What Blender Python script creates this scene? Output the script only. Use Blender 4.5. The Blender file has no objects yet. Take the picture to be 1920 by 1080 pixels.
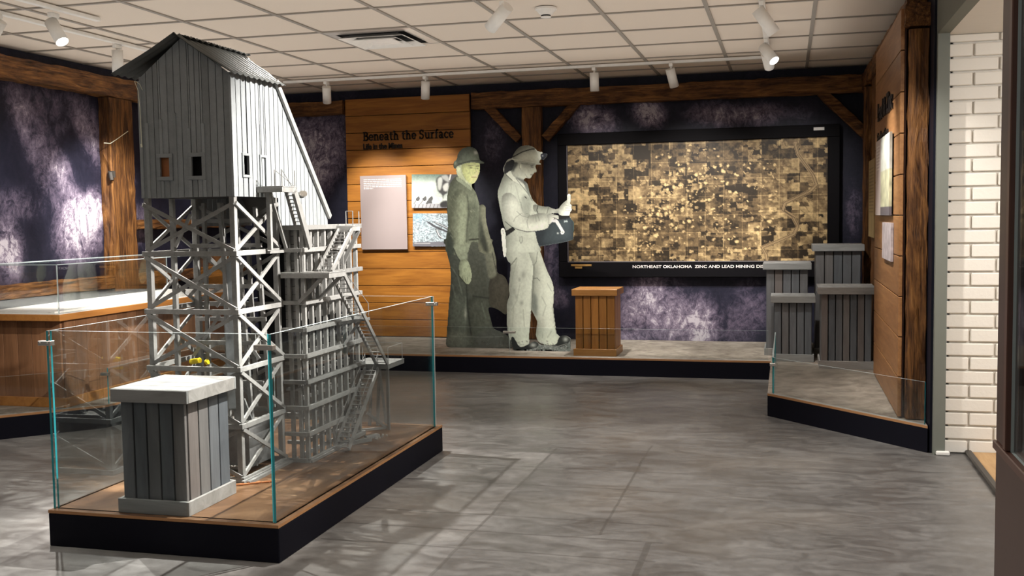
import bpy, math, random
import numpy as np
from mathutils import Vector, Matrix
random.seed(7); rng = np.random.RandomState(3)
S = bpy.context.scene; COL = S.collection
PI = math.pi

# ------------------------------------------------------------------ camera
FPX, YAW, PIT, ROL, CH = 1941.8, 0.25958, -0.067727, -0.0153985, 1.234
ZC = 2.4384
_cy, _sy, _cp, _sp = math.cos(YAW), math.sin(YAW), math.cos(PIT), math.sin(PIT)
_F = np.array([-_sy*_cp, _cy*_cp, _sp]); _r = np.array([_cy, _sy, 0.]); _u = np.cross(_r, _F)
_cr, _sr = math.cos(ROL), math.sin(ROL)
_R = _cr*_r + _sr*_u; _U = -_sr*_r + _cr*_u
cam = bpy.data.cameras.new('camera'); cam.lens = 36*FPX/1920; cam.sensor_width = 36; cam.clip_start = .02
camo = bpy.data.objects.new('camera', cam); COL.objects.link(camo)
camo.matrix_world = Matrix(((_R[0], _U[0], -_F[0], 0), (_R[1], _U[1], -_F[1], 0), (_R[2], _U[2], -_F[2], CH), (0, 0, 0, 1)))
S.camera = camo
def ray(x, y): return _F + _R*(x-960)/FPX - _U*(y-540)/FPX
def onY(x, y, Y):
    d = ray(x, y); return np.array([0, 0, CH]) + d*Y/d[1]
def onX(x, y, X):
    d = ray(x, y); return np.array([0, 0, CH]) + d*X/d[0]

# ------------------------------------------------------------------ world, exposure
S.view_settings.view_transform = 'Standard'; S.view_settings.look = 'None'
S.view_settings.gamma = 1; S.view_settings.use_curve_mapping = False
S.view_settings.exposure = 0.55
S.cycles.transparent_max_bounces = 40; S.cycles.max_bounces = 8
S.cycles.sample_clamp_indirect = 4
W = bpy.data.worlds.new('world'); S.world = W; W.use_nodes = True
W.node_tree.nodes['Background'].inputs[0].default_value = (1, .95, .9, 1)
W.node_tree.nodes['Background'].inputs[1].default_value = .16
KEL = (1, .95, .88)
def aim(o, to):
    d = Vector(to) - o.location; o.rotation_euler = d.to_track_quat('-Z', 'Y').to_euler()
def spot(name, loc, to, power, size=40, blend=.5, rad=.03, col=KEL):
    l = bpy.data.lights.new(name, 'SPOT'); l.energy = power; l.spot_size = math.radians(size); l.spot_blend = blend
    l.shadow_soft_size = rad; l.color = col
    o = bpy.data.objects.new(name, l); COL.objects.link(o); o.location = loc; aim(o, to); return o
def area(name, loc, to, power, sx, sy, col=(1, .95, .88)):
    l = bpy.data.lights.new(name, 'AREA'); l.shape = 'RECTANGLE'; l.size = sx; l.size_y = sy; l.energy = power; l.color = col
    o = bpy.data.objects.new(name, l); COL.objects.link(o); o.location = loc; aim(o, to); return o
# big overhead lights of the gallery, behind the camera; added fill light with no fixture, brightens the ceiling; daylight in the side room
area('gallery_ceiling_lamp', (-1.6, .4, 2.38), (-1.6, 1.2, 0), 10, 2.4, 1.2)
area('ceiling_fill_light', (-2.35, 4.7, 2.2), (-2.35, 4.7, 3), 34, 5.3, 6.8, (1, .94, .87))
area('side_room_lamp', (1.9, 3.9, 2.05), (1.7, 4.6, 0), 72, 1.2, 1.6, (1, .97, .93))
# track spots whose heads hang outside the frame
spot('track_spot', (-.35, 4.15, 2.36), (-2.2, 4.35, 1.3), 470, 44, .6, .02)
spot('track_spot', (-.6, 4.9, 2.36), (-2.15, 4.5, .8), 80, 50, .6)
spot('track_spot', (-2.65, 5.25, 2.36), (-1.3, 4.1, 0), 240, 92, .5, .02)
spot('track_spot', (-3.5, 4.3, 2.36), (-2.4, 3.95, .5), 330, 48, .7, .012)
spot('track_spot', (-.4, 5.6, 2.36), (-.3, 4.5, 0), 45, 90, .9)
spot('track_spot', (-1.0, 2.6, 2.36), (-.9, 3.1, 0), 45, 70, .9)
spot('track_spot', (-1.2, 4.1, 2.36), (-2.28, 3.52, .4), 520, 34, .8, .012)
spot('track_spot', (-3.7, 3.3, 2.36), (-3.5, 4.2, 0), 110, 80, .9)

# ------------------------------------------------------------------ node helpers
def srgb(r, g, b):
    f = lambda c: (c/255/12.92) if c/255 <= .04045 else ((c/255+.055)/1.055)**2.4
    return (f(r), f(g), f(b), 1)
class NT:
    def __init__(s, name):
        s.m = bpy.data.materials.new(name); s.m.use_nodes = True; s.t = s.m.node_tree
        s.b = s.t.nodes['Principled BSDF']; s.o = s.t.nodes['Material Output']
    def n(s, ty, **k):
        x = s.t.nodes.new(ty)
        for a, v in k.items(): setattr(x, a, v)
        return x
    def l(s, a, b): s.t.links.new(a, b)
    def coord(s, scale=(1, 1, 1), rot=(0, 0, 0), out='Object'):
        c = s.n('ShaderNodeTexCoord'); m = s.n('ShaderNodeMapping'); m.inputs['Scale'].default_value = scale; m.inputs['Rotation'].default_value = rot
        s.l(c.outputs[out], m.inputs[0]); return m.outputs[0]
    def noise(s, vec, scale=5, detail=4, rough=.55, dist=0):
        x = s.n('ShaderNodeTexNoise'); x.inputs['Scale'].default_value = scale; x.inputs['Detail'].default_value = detail
        x.inputs['Roughness'].default_value = rough; x.inputs['Distortion'].default_value = dist; s.l(vec, x.inputs['Vector']); return x.outputs[0]
    def ramp(s, fac, stops):
        x = s.n('ShaderNodeValToRGB'); e = x.color_ramp.elements
        while len(e) < len(stops): e.new(.5)
        for i, (p, c) in enumerate(stops): e[i].position = p; e[i].color = c if len(c) == 4 else (*c, 1)
        s.l(fac, x.inputs[0]); return x.outputs[0]
    def math(s, op, a, b=0, clamp=False):
        x = s.n('ShaderNodeMath', operation=op); x.use_clamp = clamp
        for i, v in enumerate((a, b)):
            if isinstance(v, (int, float)): x.inputs[i].default_value = v
            else: s.l(v, x.inputs[i])
        return x.outputs[0]
    def mix(s, fac, a, b, bt='MIX'):
        x = s.n('ShaderNodeMix', data_type='RGBA', blend_type=bt)
        for i, v in ((0, fac), (6, a), (7, b)):
            if isinstance(v, (int, float)): x.inputs[i].default_value = v
            elif isinstance(v, tuple): x.inputs[i].default_value = v if len(v) == 4 else (*v, 1)
            else: s.l(v, x.inputs[i])
        return x.outputs[2]
    def attr(s, name):
        x = s.n('ShaderNodeAttribute'); x.attribute_name = name; return x
    def bump(s, h, strength=.3, dist=.01):
        x = s.n('ShaderNodeBump'); x.inputs['Strength'].default_value = strength; x.inputs['Distance'].default_value = dist
        s.l(h, x.inputs['Height']); s.l(x.outputs[0], s.b.inputs['Normal'])
    def fin(s, col=None, rough=.6, metal=0, spec=.4):
        if col is not None:
            if isinstance(col, tuple): s.b.inputs['Base Color'].default_value = col if len(col) == 4 else (*col, 1)
            else: s.l(col, s.b.inputs['Base Color'])
        if isinstance(rough, (int, float)): s.b.inputs['Roughness'].default_value = rough
        else: s.l(rough, s.b.inputs['Roughness'])
        s.b.inputs['Metallic'].default_value = metal; s.b.inputs['Specular IOR Level'].default_value = spec
        return s.m
def plain(name, col, rough=.6, metal=0, spec=.4, var=.12, sc=20):
    t = NT(name); v = t.coord(); n = t.noise(v, sc, 3)
    f = t.math('ADD', t.math('MULTIPLY', n, 2*var), 1-var)
    c = t.mix(1.0, col if len(col) == 4 else (*col, 1), f, 'MULTIPLY'); return t.fin(c, rough, metal, spec)
def wood(name, dark, light, axis='z', tone=.35, grain=1.0, rough=.55, bump=.25, fine=60, spec=.35):
    t = NT(name); sc = {'x': (1.2, 14, 14), 'y': (14, 1.2, 14), 'z': (14, 14, 1.2), 'n': (9, 9, 9)}[axis]
    v = t.coord(sc); n1 = t.noise(v, 1.3*grain, 5, .6, 1.2); n2 = t.noise(v, fine/10*grain, 4, .6, .2)
    s = t.math('ADD', t.math('MULTIPLY', n1, .65), t.math('MULTIPLY', n2, .35))
    c = t.ramp(s, [(.3, dark), (.68, light)])
    a = t.attr('tone'); f = t.math('ADD', t.math('MULTIPLY', a.outputs['Fac'], tone), 1-tone/2)
    c = t.mix(1.0, c, f, 'MULTIPLY'); t.bump(s, bump, .006); return t.fin(c, rough, 0, spec)
def timber(name, axis):
    t = NT(name); sc = {'x': (1, 6, 6), 'y': (6, 1, 6), 'z': (6, 6, 1)}[axis]
    v = t.coord(sc); n1 = t.noise(v, 2.2, 8, .62, 1.6); n2 = t.noise(t.coord({'x': (2, 34, 34), 'y': (34, 2, 34), 'z': (34, 34, 2)}[axis]), 2.2, 4, .6, .6)
    s = t.math('ADD', t.math('MULTIPLY', n1, .6), t.math('MULTIPLY', n2, .4))
    c = t.ramp(s, [(.36, (.025, .010, .004)), (.46, (.09, .036, .011)), (.57, (.21, .090, .025)), (.72, (.40, .20, .065))])
    t.bump(s, .9, .018); return t.fin(c, .6, 0, .3)
M = {}
M['paint'] = plain('white_fixture_paint', (.78, .76, .72), .4)
M['tile'] = plain('ceiling_tile', (.72, .635, .545), .9, var=.05, sc=160)
M['grid'] = plain('ceiling_grid_metal', (.27, .24, .205), .5, var=.03)
M['black'] = plain('black_laminate', (.004, .004, .009), .65, spec=.13, var=.2, sc=4)
M['frameblk'] = plain('matte_black_frame', (.004, .0035, .005), .7, spec=.12)
M['deckedge'] = plain('plywood_edge', (.38, .19, .08), .6)
M['timx'], M['timy'], M['timz'] = timber('rough_hewn_timber_x', 'x'), timber('rough_hewn_timber_y', 'y'), timber('rough_hewn_timber_z', 'z')
M['ply'] = wood('stained_plank_x', (.20, .068, .010), (.46, .19, .030), 'x', .25, .8, .45, .08)
M['plyy'] = wood('stained_plank_y', (.19, .08, .028), (.38, .19, .075), 'y', .25, .8, .45, .08)
M['plyz'] = wood('stained_plank_z', (.17, .080, .038), (.33, .16, .08), 'z', .3, .8, .5, .1)
M['slab'] = wood('orange_slab_edge', (.34, .13, .03), (.52, .23, .06), 'y', .1, .8, .5, .08)
M['crateo'] = wood('orange_crate_wood', (.22, .085, .018), (.40, .175, .04), 'z', .4, .8, .45, .1)
M['crateoh'] = wood('orange_crate_wood_flat', (.26, .11, .025), (.44, .21, .06), 'x', .3, .8, .45, .1)
def graywood(name, axis, a=(.115, .115, .12), b=(.175, .178, .185), tone=1.0):
    t = NT(name); sc = {'x': (1.2, 8, 8), 'y': (8, 1.2, 8), 'z': (8, 8, 1.2)}[axis]
    v = t.coord(sc); n = t.noise(v, 2.2, 6, .65, .8); c = t.ramp(n, [(.3, a), (.7, b)])
    at = t.attr('tone'); tn = t.ramp(at.outputs['Fac'], [(0, (.66, .72, .78)), (.35, (.88, .91, .94)), (.65, (1.0, .95, .9)), (1, (1.0, .80, .70))])
    c = t.mix(tone, c, tn, 'MULTIPLY'); t.bump(n, .3, .006); return t.fin(c, .6, 0, .3)
M['gz'], M['gx'] = graywood('grey_stained_wood_z', 'z'), graywood('grey_stained_wood_x', 'x', (.2, .2, .195), (.33, .335, .33), .3)
M['gcap'] = graywood('grey_stained_cap_y', 'y', (.17, .17, .165), (.29, .295, .29), .2)
def towergray(name, base, var=.5):
    t = NT(name); n = t.noise(t.coord(), 26, 5, .65); n2 = t.noise(t.coord((1, 1, 1)), 190, 2)
    s = t.math('ADD', t.math('MULTIPLY', n, .7), t.math('MULTIPLY', n2, .3))
    c = t.ramp(s, [(.3, tuple(x*(1-var*.5) for x in base)), (.7, tuple(x*(1+var*.4) for x in base))])
    a = t.attr('tone'); f = t.math('ADD', t.math('MULTIPLY', a.outputs['Fac'], .3), .85); c = t.mix(1.0, c, f, 'MULTIPLY')
    t.bump(s, .2, .002); return t.fin(c, .65, 0, .25)
M['tw'] = towergray('weathered_grey_model_wood', (.245, .243, .235))
M['tws'] = towergray('grey_painted_siding', (.245, .262, .272), .3)
M['twin'] = towergray('dark_grey_chute_board', (.20, .20, .20))
M['tin'] = plain('corrugated_tin', (.095, .10, .098), .65, .0, .2, .15, 30)
M['dark'] = plain('dark_interior', (.006, .006, .008), .9)
M['steel'] = plain('brushed_steel', (.55, .52, .48), .35, .9, .5, .05)
M['white'] = plain('white_laminate', (.82, .80, .76), .5)
M['mauve'] = plain('mauve_print', (.33, .275, .27), .5, var=.04, sc=6)
M['caption'] = plain('white_print', (.85, .83, .8), .6)
M['grayband'] = plain('gray_print_band', (.17, .16, .18), .5)
M['blk'] = plain('black_letter', (.006, .004, .004), .5)
M['yellow'] = plain('yellow_plastic', (.8, .62, .02), .4)
M['twine'] = plain('pale_twine', (.75, .75, .6), .8)
M['rubble'] = plain('pale_gravel', (.42, .40, .37), .9, var=.4, sc=80)
M['jamb'] = plain('grey_green_wall_paint', (.165, .175, .15), .6, var=.04)
M['wallw'] = plain('white_ceiling_paint', (.8, .78, .74), .8, var=.03)
M['brick'] = NT('white_painted_brick')
_t = M['brick']; _n = _t.noise(_t.coord(), 60, 4); _t.bump(_n, .25, .004); M['brick'] = _t.fin((.80, .76, .69), .55, 0, .3)
M['mortar'] = plain('painted_mortar', (.70, .66, .60), .8)
M['brown'] = plain('dark_brown_metal', (.060, .026, .018), .42, .0, .5, .1)
M['brown2'] = plain('brown_metal_trim', (.10, .042, .028), .4, .0, .5, .1)
M['woodfl'] = wood('honey_wood_floor', (.42, .24, .10), (.62, .40, .2), 'y')
M['rubber'] = plain('black_strip', (.05, .045, .04), .5)
M['copper'] = plain('bare_orange_wood', (.42, .16, .06), .6)
M['brass'] = plain('brass_label', (.45, .26, .08), .4, .3)
def clearglass(name, tint=(.945, .962, .96), gl=.28):
    t = NT(name); tr = t.n('ShaderNodeBsdfTransparent'); tr.inputs[0].default_value = (*tint, 1)
    g = t.n('ShaderNodeBsdfGlossy'); g.inputs['Roughness'].default_value = .0; g.inputs[0].default_value = (.9, .93, .95, 1)
    fr = t.n('ShaderNodeFresnel'); fr.inputs[0].default_value = 1.42
    mx = t.n('ShaderNodeMixShader'); t.l(t.math('MULTIPLY', fr.outputs[0], gl), mx.inputs[0]); t.l(tr.outputs[0], mx.inputs[1]); t.l(g.outputs[0], mx.inputs[2])
    t.l(mx.outputs[0], t.o.inputs[0]); return t.m
M['glass'] = clearglass('clear_glass'); M['glassc'] = clearglass('clear_case_glass', (.985, .99, .99), .25)
M['glassedge'] = NT('teal_glass_edge').fin((.03, .30, .34), .15, 0, .6)
M['palegedge'] = NT('pale_glass_edge').fin((.50, .58, .58), .2, 0, .6)
def lens():
    t = NT('lit_lens'); t.b.inputs['Emission Color'].default_value = (1, .97, .9, 1); t.b.inputs['Emission Strength'].default_value = 14
    return t.fin((1, 1, 1), .5)
M['lens'] = lens()
# concrete floor
t = NT('stained_concrete'); v = t.coord((1, .8, 1)); a = t.noise(v, 1.1, 6, .6, .6); b = t.noise(t.coord((1.5, 3.0, 1)), 3.0, 7, .7, .9); c3 = t.noise(t.coord(), 22, 5, .7)
s = t.math('ADD', t.math('ADD', t.math('MULTIPLY', a, .42), t.math('MULTIPLY', b, .42)), t.math('MULTIPLY', c3, .16))
col = t.ramp(s, [(.34, (.055, .051, .050)), (.45, (.10, .095, .092)), (.54, (.155, .15, .146)), (.66, (.245, .24, .232))])
warm = t.noise(t.coord(), .9, 2); col = t.mix(t.math('MULTIPLY', t.ramp(warm, [(.5, (0, 0, 0)), (.65, (1, 1, 1))]), .25), col, (.16, .125, .09, 1))
sep = t.n('ShaderNodeSeparateXYZ'); cc = t.n('ShaderNodeTexCoord'); wob = t.math('MULTIPLY', t.math('SUBTRACT', t.noise(t.coord(), 3, 2), .5), .03)
t.l(cc.outputs['Object'], sep.inputs[0])
def seam(coord, val, w, lo, hi, other):
    d = t.math('ABSOLUTE', t.math('SUBTRACT', t.math('ADD', coord, wob), val)); k = t.math('LESS_THAN', d, w)
    k = t.math('MULTIPLY', k, t.math('GREATER_THAN', other, lo)); return t.math('MULTIPLY', k, t.math('LESS_THAN', other, hi))
X_, Y_ = sep.outputs[0], sep.outputs[1]; tot = None
for sp in [(X_, -1.19, .007, 2.2, 5.35, Y_), (X_, -.70, .006, 3.9, 5.5, Y_), (X_, -.50, .012, 3.3, 3.85, Y_)] + \
          [(Y_, y, .006, -1.75, -.45, X_) for y in (4.92, 4.58, 4.07, 3.85, 3.63)] + [(Y_, 5.36, .005, -1.9, -.6, X_)]:
    k = seam(*sp); tot = k if tot is None else t.math('MAXIMUM', tot, k)
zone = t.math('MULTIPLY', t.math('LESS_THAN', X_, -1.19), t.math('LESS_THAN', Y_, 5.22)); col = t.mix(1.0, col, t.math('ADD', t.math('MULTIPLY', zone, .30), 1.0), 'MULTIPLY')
col = t.mix(t.math('MULTIPLY', tot, .5), col, (.045, .04, .037, 1))
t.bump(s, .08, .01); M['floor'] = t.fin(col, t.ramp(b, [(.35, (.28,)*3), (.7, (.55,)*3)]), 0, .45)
# sandy platform top and stained plank deck
t = NT('sand_platform_top'); n = t.noise(t.coord(), 7, 8, .7, .4); M['sand'] = t.fin(t.ramp(n, [(.35, (.17, .14, .115)), (.65, (.38, .33, .28))]), .8, 0, .2)
t = NT('stained_deck'); n = t.noise(t.coord((1.5, 1, 1)), 3, 7, .65, 1.0); c = t.ramp(n, [(.35, (.055, .027, .014)), (.5, (.12, .062, .030)), (.68, (.22, .125, .065))])
sp = t.noise(t.coord((1, 3, 1)), 6, 2); c = t.mix(t.ramp(sp, [(.72, (0, 0, 0)), (.74, (1, 1, 1))]), c, (.5, .32, .19, 1)); M['deck'] = t.fin(c, .4, 0, .4)
# printed rock mural: coarse layout from the vertex colour, fine streaks procedural
def rock(name, flip):
    t = NT(name); at = t.attr('layout')
    v = t.coord((1, 1, 1)); rot = (0, .6*flip, 0) if flip > 0 else (.6, 0, 0)
    v2 = t.n('ShaderNodeMapping'); cc = t.n('ShaderNodeTexCoord'); t.l(cc.outputs['Object'], v2.inputs[0])
    v2.inputs['Rotation'].default_value = rot; v2.inputs['Scale'].default_value = (4.2, 4.2, 2.4)
    a = t.noise(v2.outputs[0], 1.6, 10, .72, 1.4); b = t.noise(v, 15, 8, .82, .8)
    e = t.noise(v2.outputs[0], .9, 9, .62, 1.6); rg = t.math('ABSOLUTE', t.math('SUBTRACT', e, .5)); crack = t.ramp(rg, [(0, (0, 0, 0)), (.022, (1, 1, 1))])
    d = t.math('ADD', t.math('MULTIPLY', t.math('SUBTRACT', a, .5), 2.1), t.math('MULTIPLY', t.math('SUBTRACT', b, .5), 3.0))
    L = at.outputs['Fac']
    s = t.math('ADD', L, t.math('MULTIPLY', d, t.math('ADD', t.math('MULTIPLY', L, 1.15), .03)), True)
    s = t.math('MULTIPLY', s, t.math('ADD', t.math('MULTIPLY', crack, .3), .7))
    c = t.ramp(s, [(0, (.006, .007, .016)), (.2, (.022, .021, .040)), (.45, (.105, .086, .13)), (.75, (.24, .20, .27)), (1, (.52, .48, .54))])
    return t.fin(c, .55, 0, .25)
M['rockx'], M['rocky'] = rock('printed_rock_back', 1), rock('printed_rock_side', -1)
def printmat(name, alpha=False, rough=.5):
    t = NT(name); a = t.attr('print'); t.fin(a.outputs['Color'], rough, 0, .3)
    if alpha: t.l(a.outputs['Alpha'], t.b.inputs['Alpha'])
    return t.m
M['print'] = printmat('printed_board'); M['printa'] = printmat('printed_clear_board', True)

# ------------------------------------------------------------------ mesh helpers
def wloc(o):
    p = Vector((0, 0, 0))
    while o is not None: p = p + o.location; o = o.parent
    return p
class MB:
    def __init__(s): s.v = []; s.f = []; s.t = []; s.m = []
    def add(s, vs, fs, tone=None, mi=0):
        n = len(s.v); s.v += [tuple(map(float, p)) for p in vs]; tn = random.random() if tone is None else tone
        for i, f in enumerate(fs): s.f.append([n+j for j in f]); s.t.append(tn); s.m.append(mi if isinstance(mi, int) else mi[i])
        return s
    def box(s, x0, y0, z0, x1, y1, z1, tone=None, mi=0):
        x0, x1 = sorted((x0, x1)); y0, y1 = sorted((y0, y1)); z0, z1 = sorted((z0, z1))
        return s.add([(x0, y0, z0), (x1, y0, z0), (x1, y1, z0), (x0, y1, z0), (x0, y0, z1), (x1, y0, z1), (x1, y1, z1), (x0, y1, z1)],
                     [(0, 3, 2, 1), (4, 5, 6, 7), (0, 1, 5, 4), (1, 2, 6, 5), (2, 3, 7, 6), (3, 0, 4, 7)], tone, mi)
    def beam(s, p, q, w, h, up=(0, 0, 1), tone=None, mi=0):
        p, q = Vector(p), Vector(q); d = (q-p).normalized(); u = Vector(up); r = d.cross(u)
        if r.length < 1e-4: r = d.cross(Vector((0, 1, 0)))
        r.normalize(); u = r.cross(d).normalized(); r *= w/2; u *= h/2
        vs = [e+a*r+b*u for e in (p, q) for a, b in ((-1, -1), (1, -1), (1, 1), (-1, 1))]
        return s.add(vs, [(0, 1, 2, 3), (7, 6, 5, 4), (0, 4, 5, 1), (1, 5, 6, 2), (2, 6, 7, 3), (3, 7, 4, 0)], tone, mi)
    def cyl(s, p, q, r, n=16, r2=None, tone=None, mi=0, capmi=None):
        p, q = Vector(p), Vector(q); d = (q-p).normalized(); a = d.orthogonal().normalized(); b = d.cross(a); r2 = r if r2 is None else r2
        vs = [e+(a*math.cos(2*PI*i/n)+b*math.sin(2*PI*i/n))*rr for e, rr in ((p, r), (q, r2)) for i in range(n)]
        fs = [(i, (i+1) % n, n+(i+1) % n, n+i) for i in range(n)]+[tuple(range(n-1, -1, -1)), tuple(range(n, 2*n))]
        mm = [mi]*n+[mi, mi if capmi is None else capmi]; return s.add(vs, fs, tone, mm)
    def prism(s, poly, axis, a0, a1, tone=None, mi=0, capmi=None):
        def P(u, w, a): return {'x': (a, u, w), 'y': (u, a, w), 'z': (u, w, a)}[axis]
        n = len(poly); vs = [P(u, w, a0) for u, w in poly]+[P(u, w, a1) for u, w in poly]
        fs = [(i, (i+1) % n, n+(i+1) % n, n+i) for i in range(n)]+[tuple(range(n-1, -1, -1)), tuple(range(n, 2*n))]
        return s.add(vs, fs, tone, [mi]*n+[mi, mi if capmi is None else capmi])
    def tube(s, pts, r, n=6):
        for a, b in zip(pts, pts[1:]): s.cyl(a, b, r, n)
        return s
    def build(s, name, mats, parent=None, bevel=0, smooth=False, loc=None):
        o0 = wloc(parent) if parent is not None else Vector(loc or (0, 0, 0))
        me = bpy.data.meshes.new(name); me.from_pydata([(x-o0.x, y-o0.y, z-o0.z) for x, y, z in s.v], [], s.f)
        for m in (mats if isinstance(mats, (list, tuple)) else [mats]): me.materials.append(m)
        me.polygons.foreach_set('material_index', s.m)
        a = me.attributes.new('tone', 'FLOAT', 'FACE'); a.data.foreach_set('value', s.t)
        import bmesh
        bm = bmesh.new(); bm.from_mesh(me); bmesh.ops.recalc_face_normals(bm, faces=bm.faces); bm.to_mesh(me); bm.free()
        if smooth: me.polygons.foreach_set('use_smooth', [True]*len(me.polygons))
        o = bpy.data.objects.new(name, me); COL.objects.link(o)
        if parent is not None: o.parent = parent
        else: o.location = o0
        if bevel:
            b = o.modifiers.new('bevel', 'BEVEL'); b.width = bevel; b.segments = 1; b.limit_method = 'ANGLE'
        return o
def tag(o, label, cat, group=None, kind=None):
    if label: o['label'] = label
    if cat: o['category'] = cat
    if group: o['group'] = group
    if kind: o['kind'] = kind
    return o
def thing(name, label, cat, loc, group=None):
    o = bpy.data.objects.new(name, None); COL.objects.link(o); o.location = loc; o.empty_display_size = .05
    return tag(o, label, cat, group)
def struct(o): o['kind'] = 'structure'; return o
def textmesh(name, txt, size, width, origin, xdir, ydir, depth, mat, parent, bold=0., xs=None):
    cu = bpy.data.curves.new(name, 'FONT'); cu.body = txt; cu.size = size; cu.offset = bold; cu.extrude = depth/2
    ob = bpy.data.objects.new(name, cu); COL.objects.link(ob); dg = bpy.context.evaluated_depsgraph_get()
    me = bpy.data.meshes.new_from_object(ob.evaluated_get(dg)); COL.objects.unlink(ob); bpy.data.objects.remove(ob)
    co = np.array([v.co[:] for v in me.vertices]); w = co[:, 0].max()-co[:, 0].min(); k = width/w
    x = Vector(xdir).normalized(); y = Vector(ydir).normalized(); z = x.cross(y); o0 = wloc(parent) if parent else Vector((0, 0, 0)); x0 = co[:, 0].min()
    for v in me.vertices:
        p = Vector(origin)+x*((v.co.x-x0)*k)+y*v.co.y+z*v.co.z; v.co = p-o0
    me.materials.clear(); me.materials.append(mat)
    # one object per word: split by the gaps between letters
    import bmesh
    spans = []; u = np.array([(v.co+o0-Vector(origin)).dot(x) for v in me.vertices]); words = txt.split()
    bm = bmesh.new(); bm.from_mesh(me); bm.verts.ensure_lookup_table(); isl = [-1]*len(bm.verts); comps = []
    for v in bm.verts:
        if isl[v.index] >= 0: continue
        st = [v]; isl[v.index] = len(comps); c_ = []
        while st:
            q = st.pop(); c_.append(q.index)
            for e in q.link_edges:
                w_ = e.other_vert(q)
                if isl[w_.index] < 0: isl[w_.index] = len(comps); st.append(w_)
        comps.append(c_)
    bm.free()
    iv = sorted((min(u[c_]), max(u[c_]), k) for k, c_ in enumerate(comps)); mer = []
    for a, b, k in iv:
        if mer and a <= mer[-1][1]: mer[-1][1] = max(mer[-1][1], b); mer[-1][2].append(k)
        else: mer.append([a, b, [k]])
    gaps = sorted(((mer[i+1][0]-mer[i][1], i) for i in range(len(mer)-1)), reverse=True)[:len(words)-1]; cut = sorted(i for g_, i in gaps); grp = {}; w_ = 0
    for i, m_ in enumerate(mer):
        for k in m_[2]: grp[k] = w_
        if i in cut: w_ += 1
    out = []
    for w_ in range(len(words)):
        keep = [k for k in range(len(isl)) if grp[isl[k]] == w_]; mp_ = {k: n_ for n_, k in enumerate(keep)}
        m2_ = bpy.data.meshes.new(name); m2_.from_pydata([me.vertices[k].co[:] for k in keep], [], [[mp_[i] for i in p_.vertices] for p_ in me.polygons if p_.vertices[0] in mp_]); m2_.materials.append(mat)
        o = bpy.data.objects.new(name, m2_); COL.objects.link(o)
        if parent: o.parent = parent
        out.append(o)
    return out

# ------------------------------------------------------------------ painter for flat prints (vertex colours on a fine grid)
def blur(a, r):
    r = max(1, int(round(r)))
    for _ in range(2):
        for ax in (0, 1):
            p = np.pad(a, [(r, r) if i == ax else (0, 0) for i in range(a.ndim)], mode='edge'); c = np.cumsum(p, ax)
            z = np.zeros_like(np.take(c, [0], ax)); c = np.concatenate([z, c], ax); n = a.shape[ax]
            a = (np.take(c, range(2*r+1, 2*r+1+n), ax)-np.take(c, range(0, n), ax))/(2*r+1)
    return a
def vnoise(shape, cells, octs=4, rough=.55):
    out = np.zeros(shape); amp = 1; tot = 0
    for k in range(octs):
        cy_, cx_ = max(2, int(cells[0]*2**k)), max(2, int(cells[1]*2**k)); g = rng.rand(cy_+2, cx_+2)
        y = np.linspace(0, cy_, shape[0]); x = np.linspace(0, cx_, shape[1]); yi = y.astype(int); xi = x.astype(int); fy = (y-yi)[:, None]; fx = (x-xi)[None]
        fy = fy*fy*(3-2*fy); fx = fx*fx*(3-2*fx)
        v = (g[yi][:, xi]*(1-fy)*(1-fx)+g[yi+1][:, xi]*fy*(1-fx)+g[yi][:, xi+1]*(1-fy)*fx+g[yi+1][:, xi+1]*fy*fx)
        out += v*amp; tot += amp; amp *= rough
    return out/tot
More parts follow.
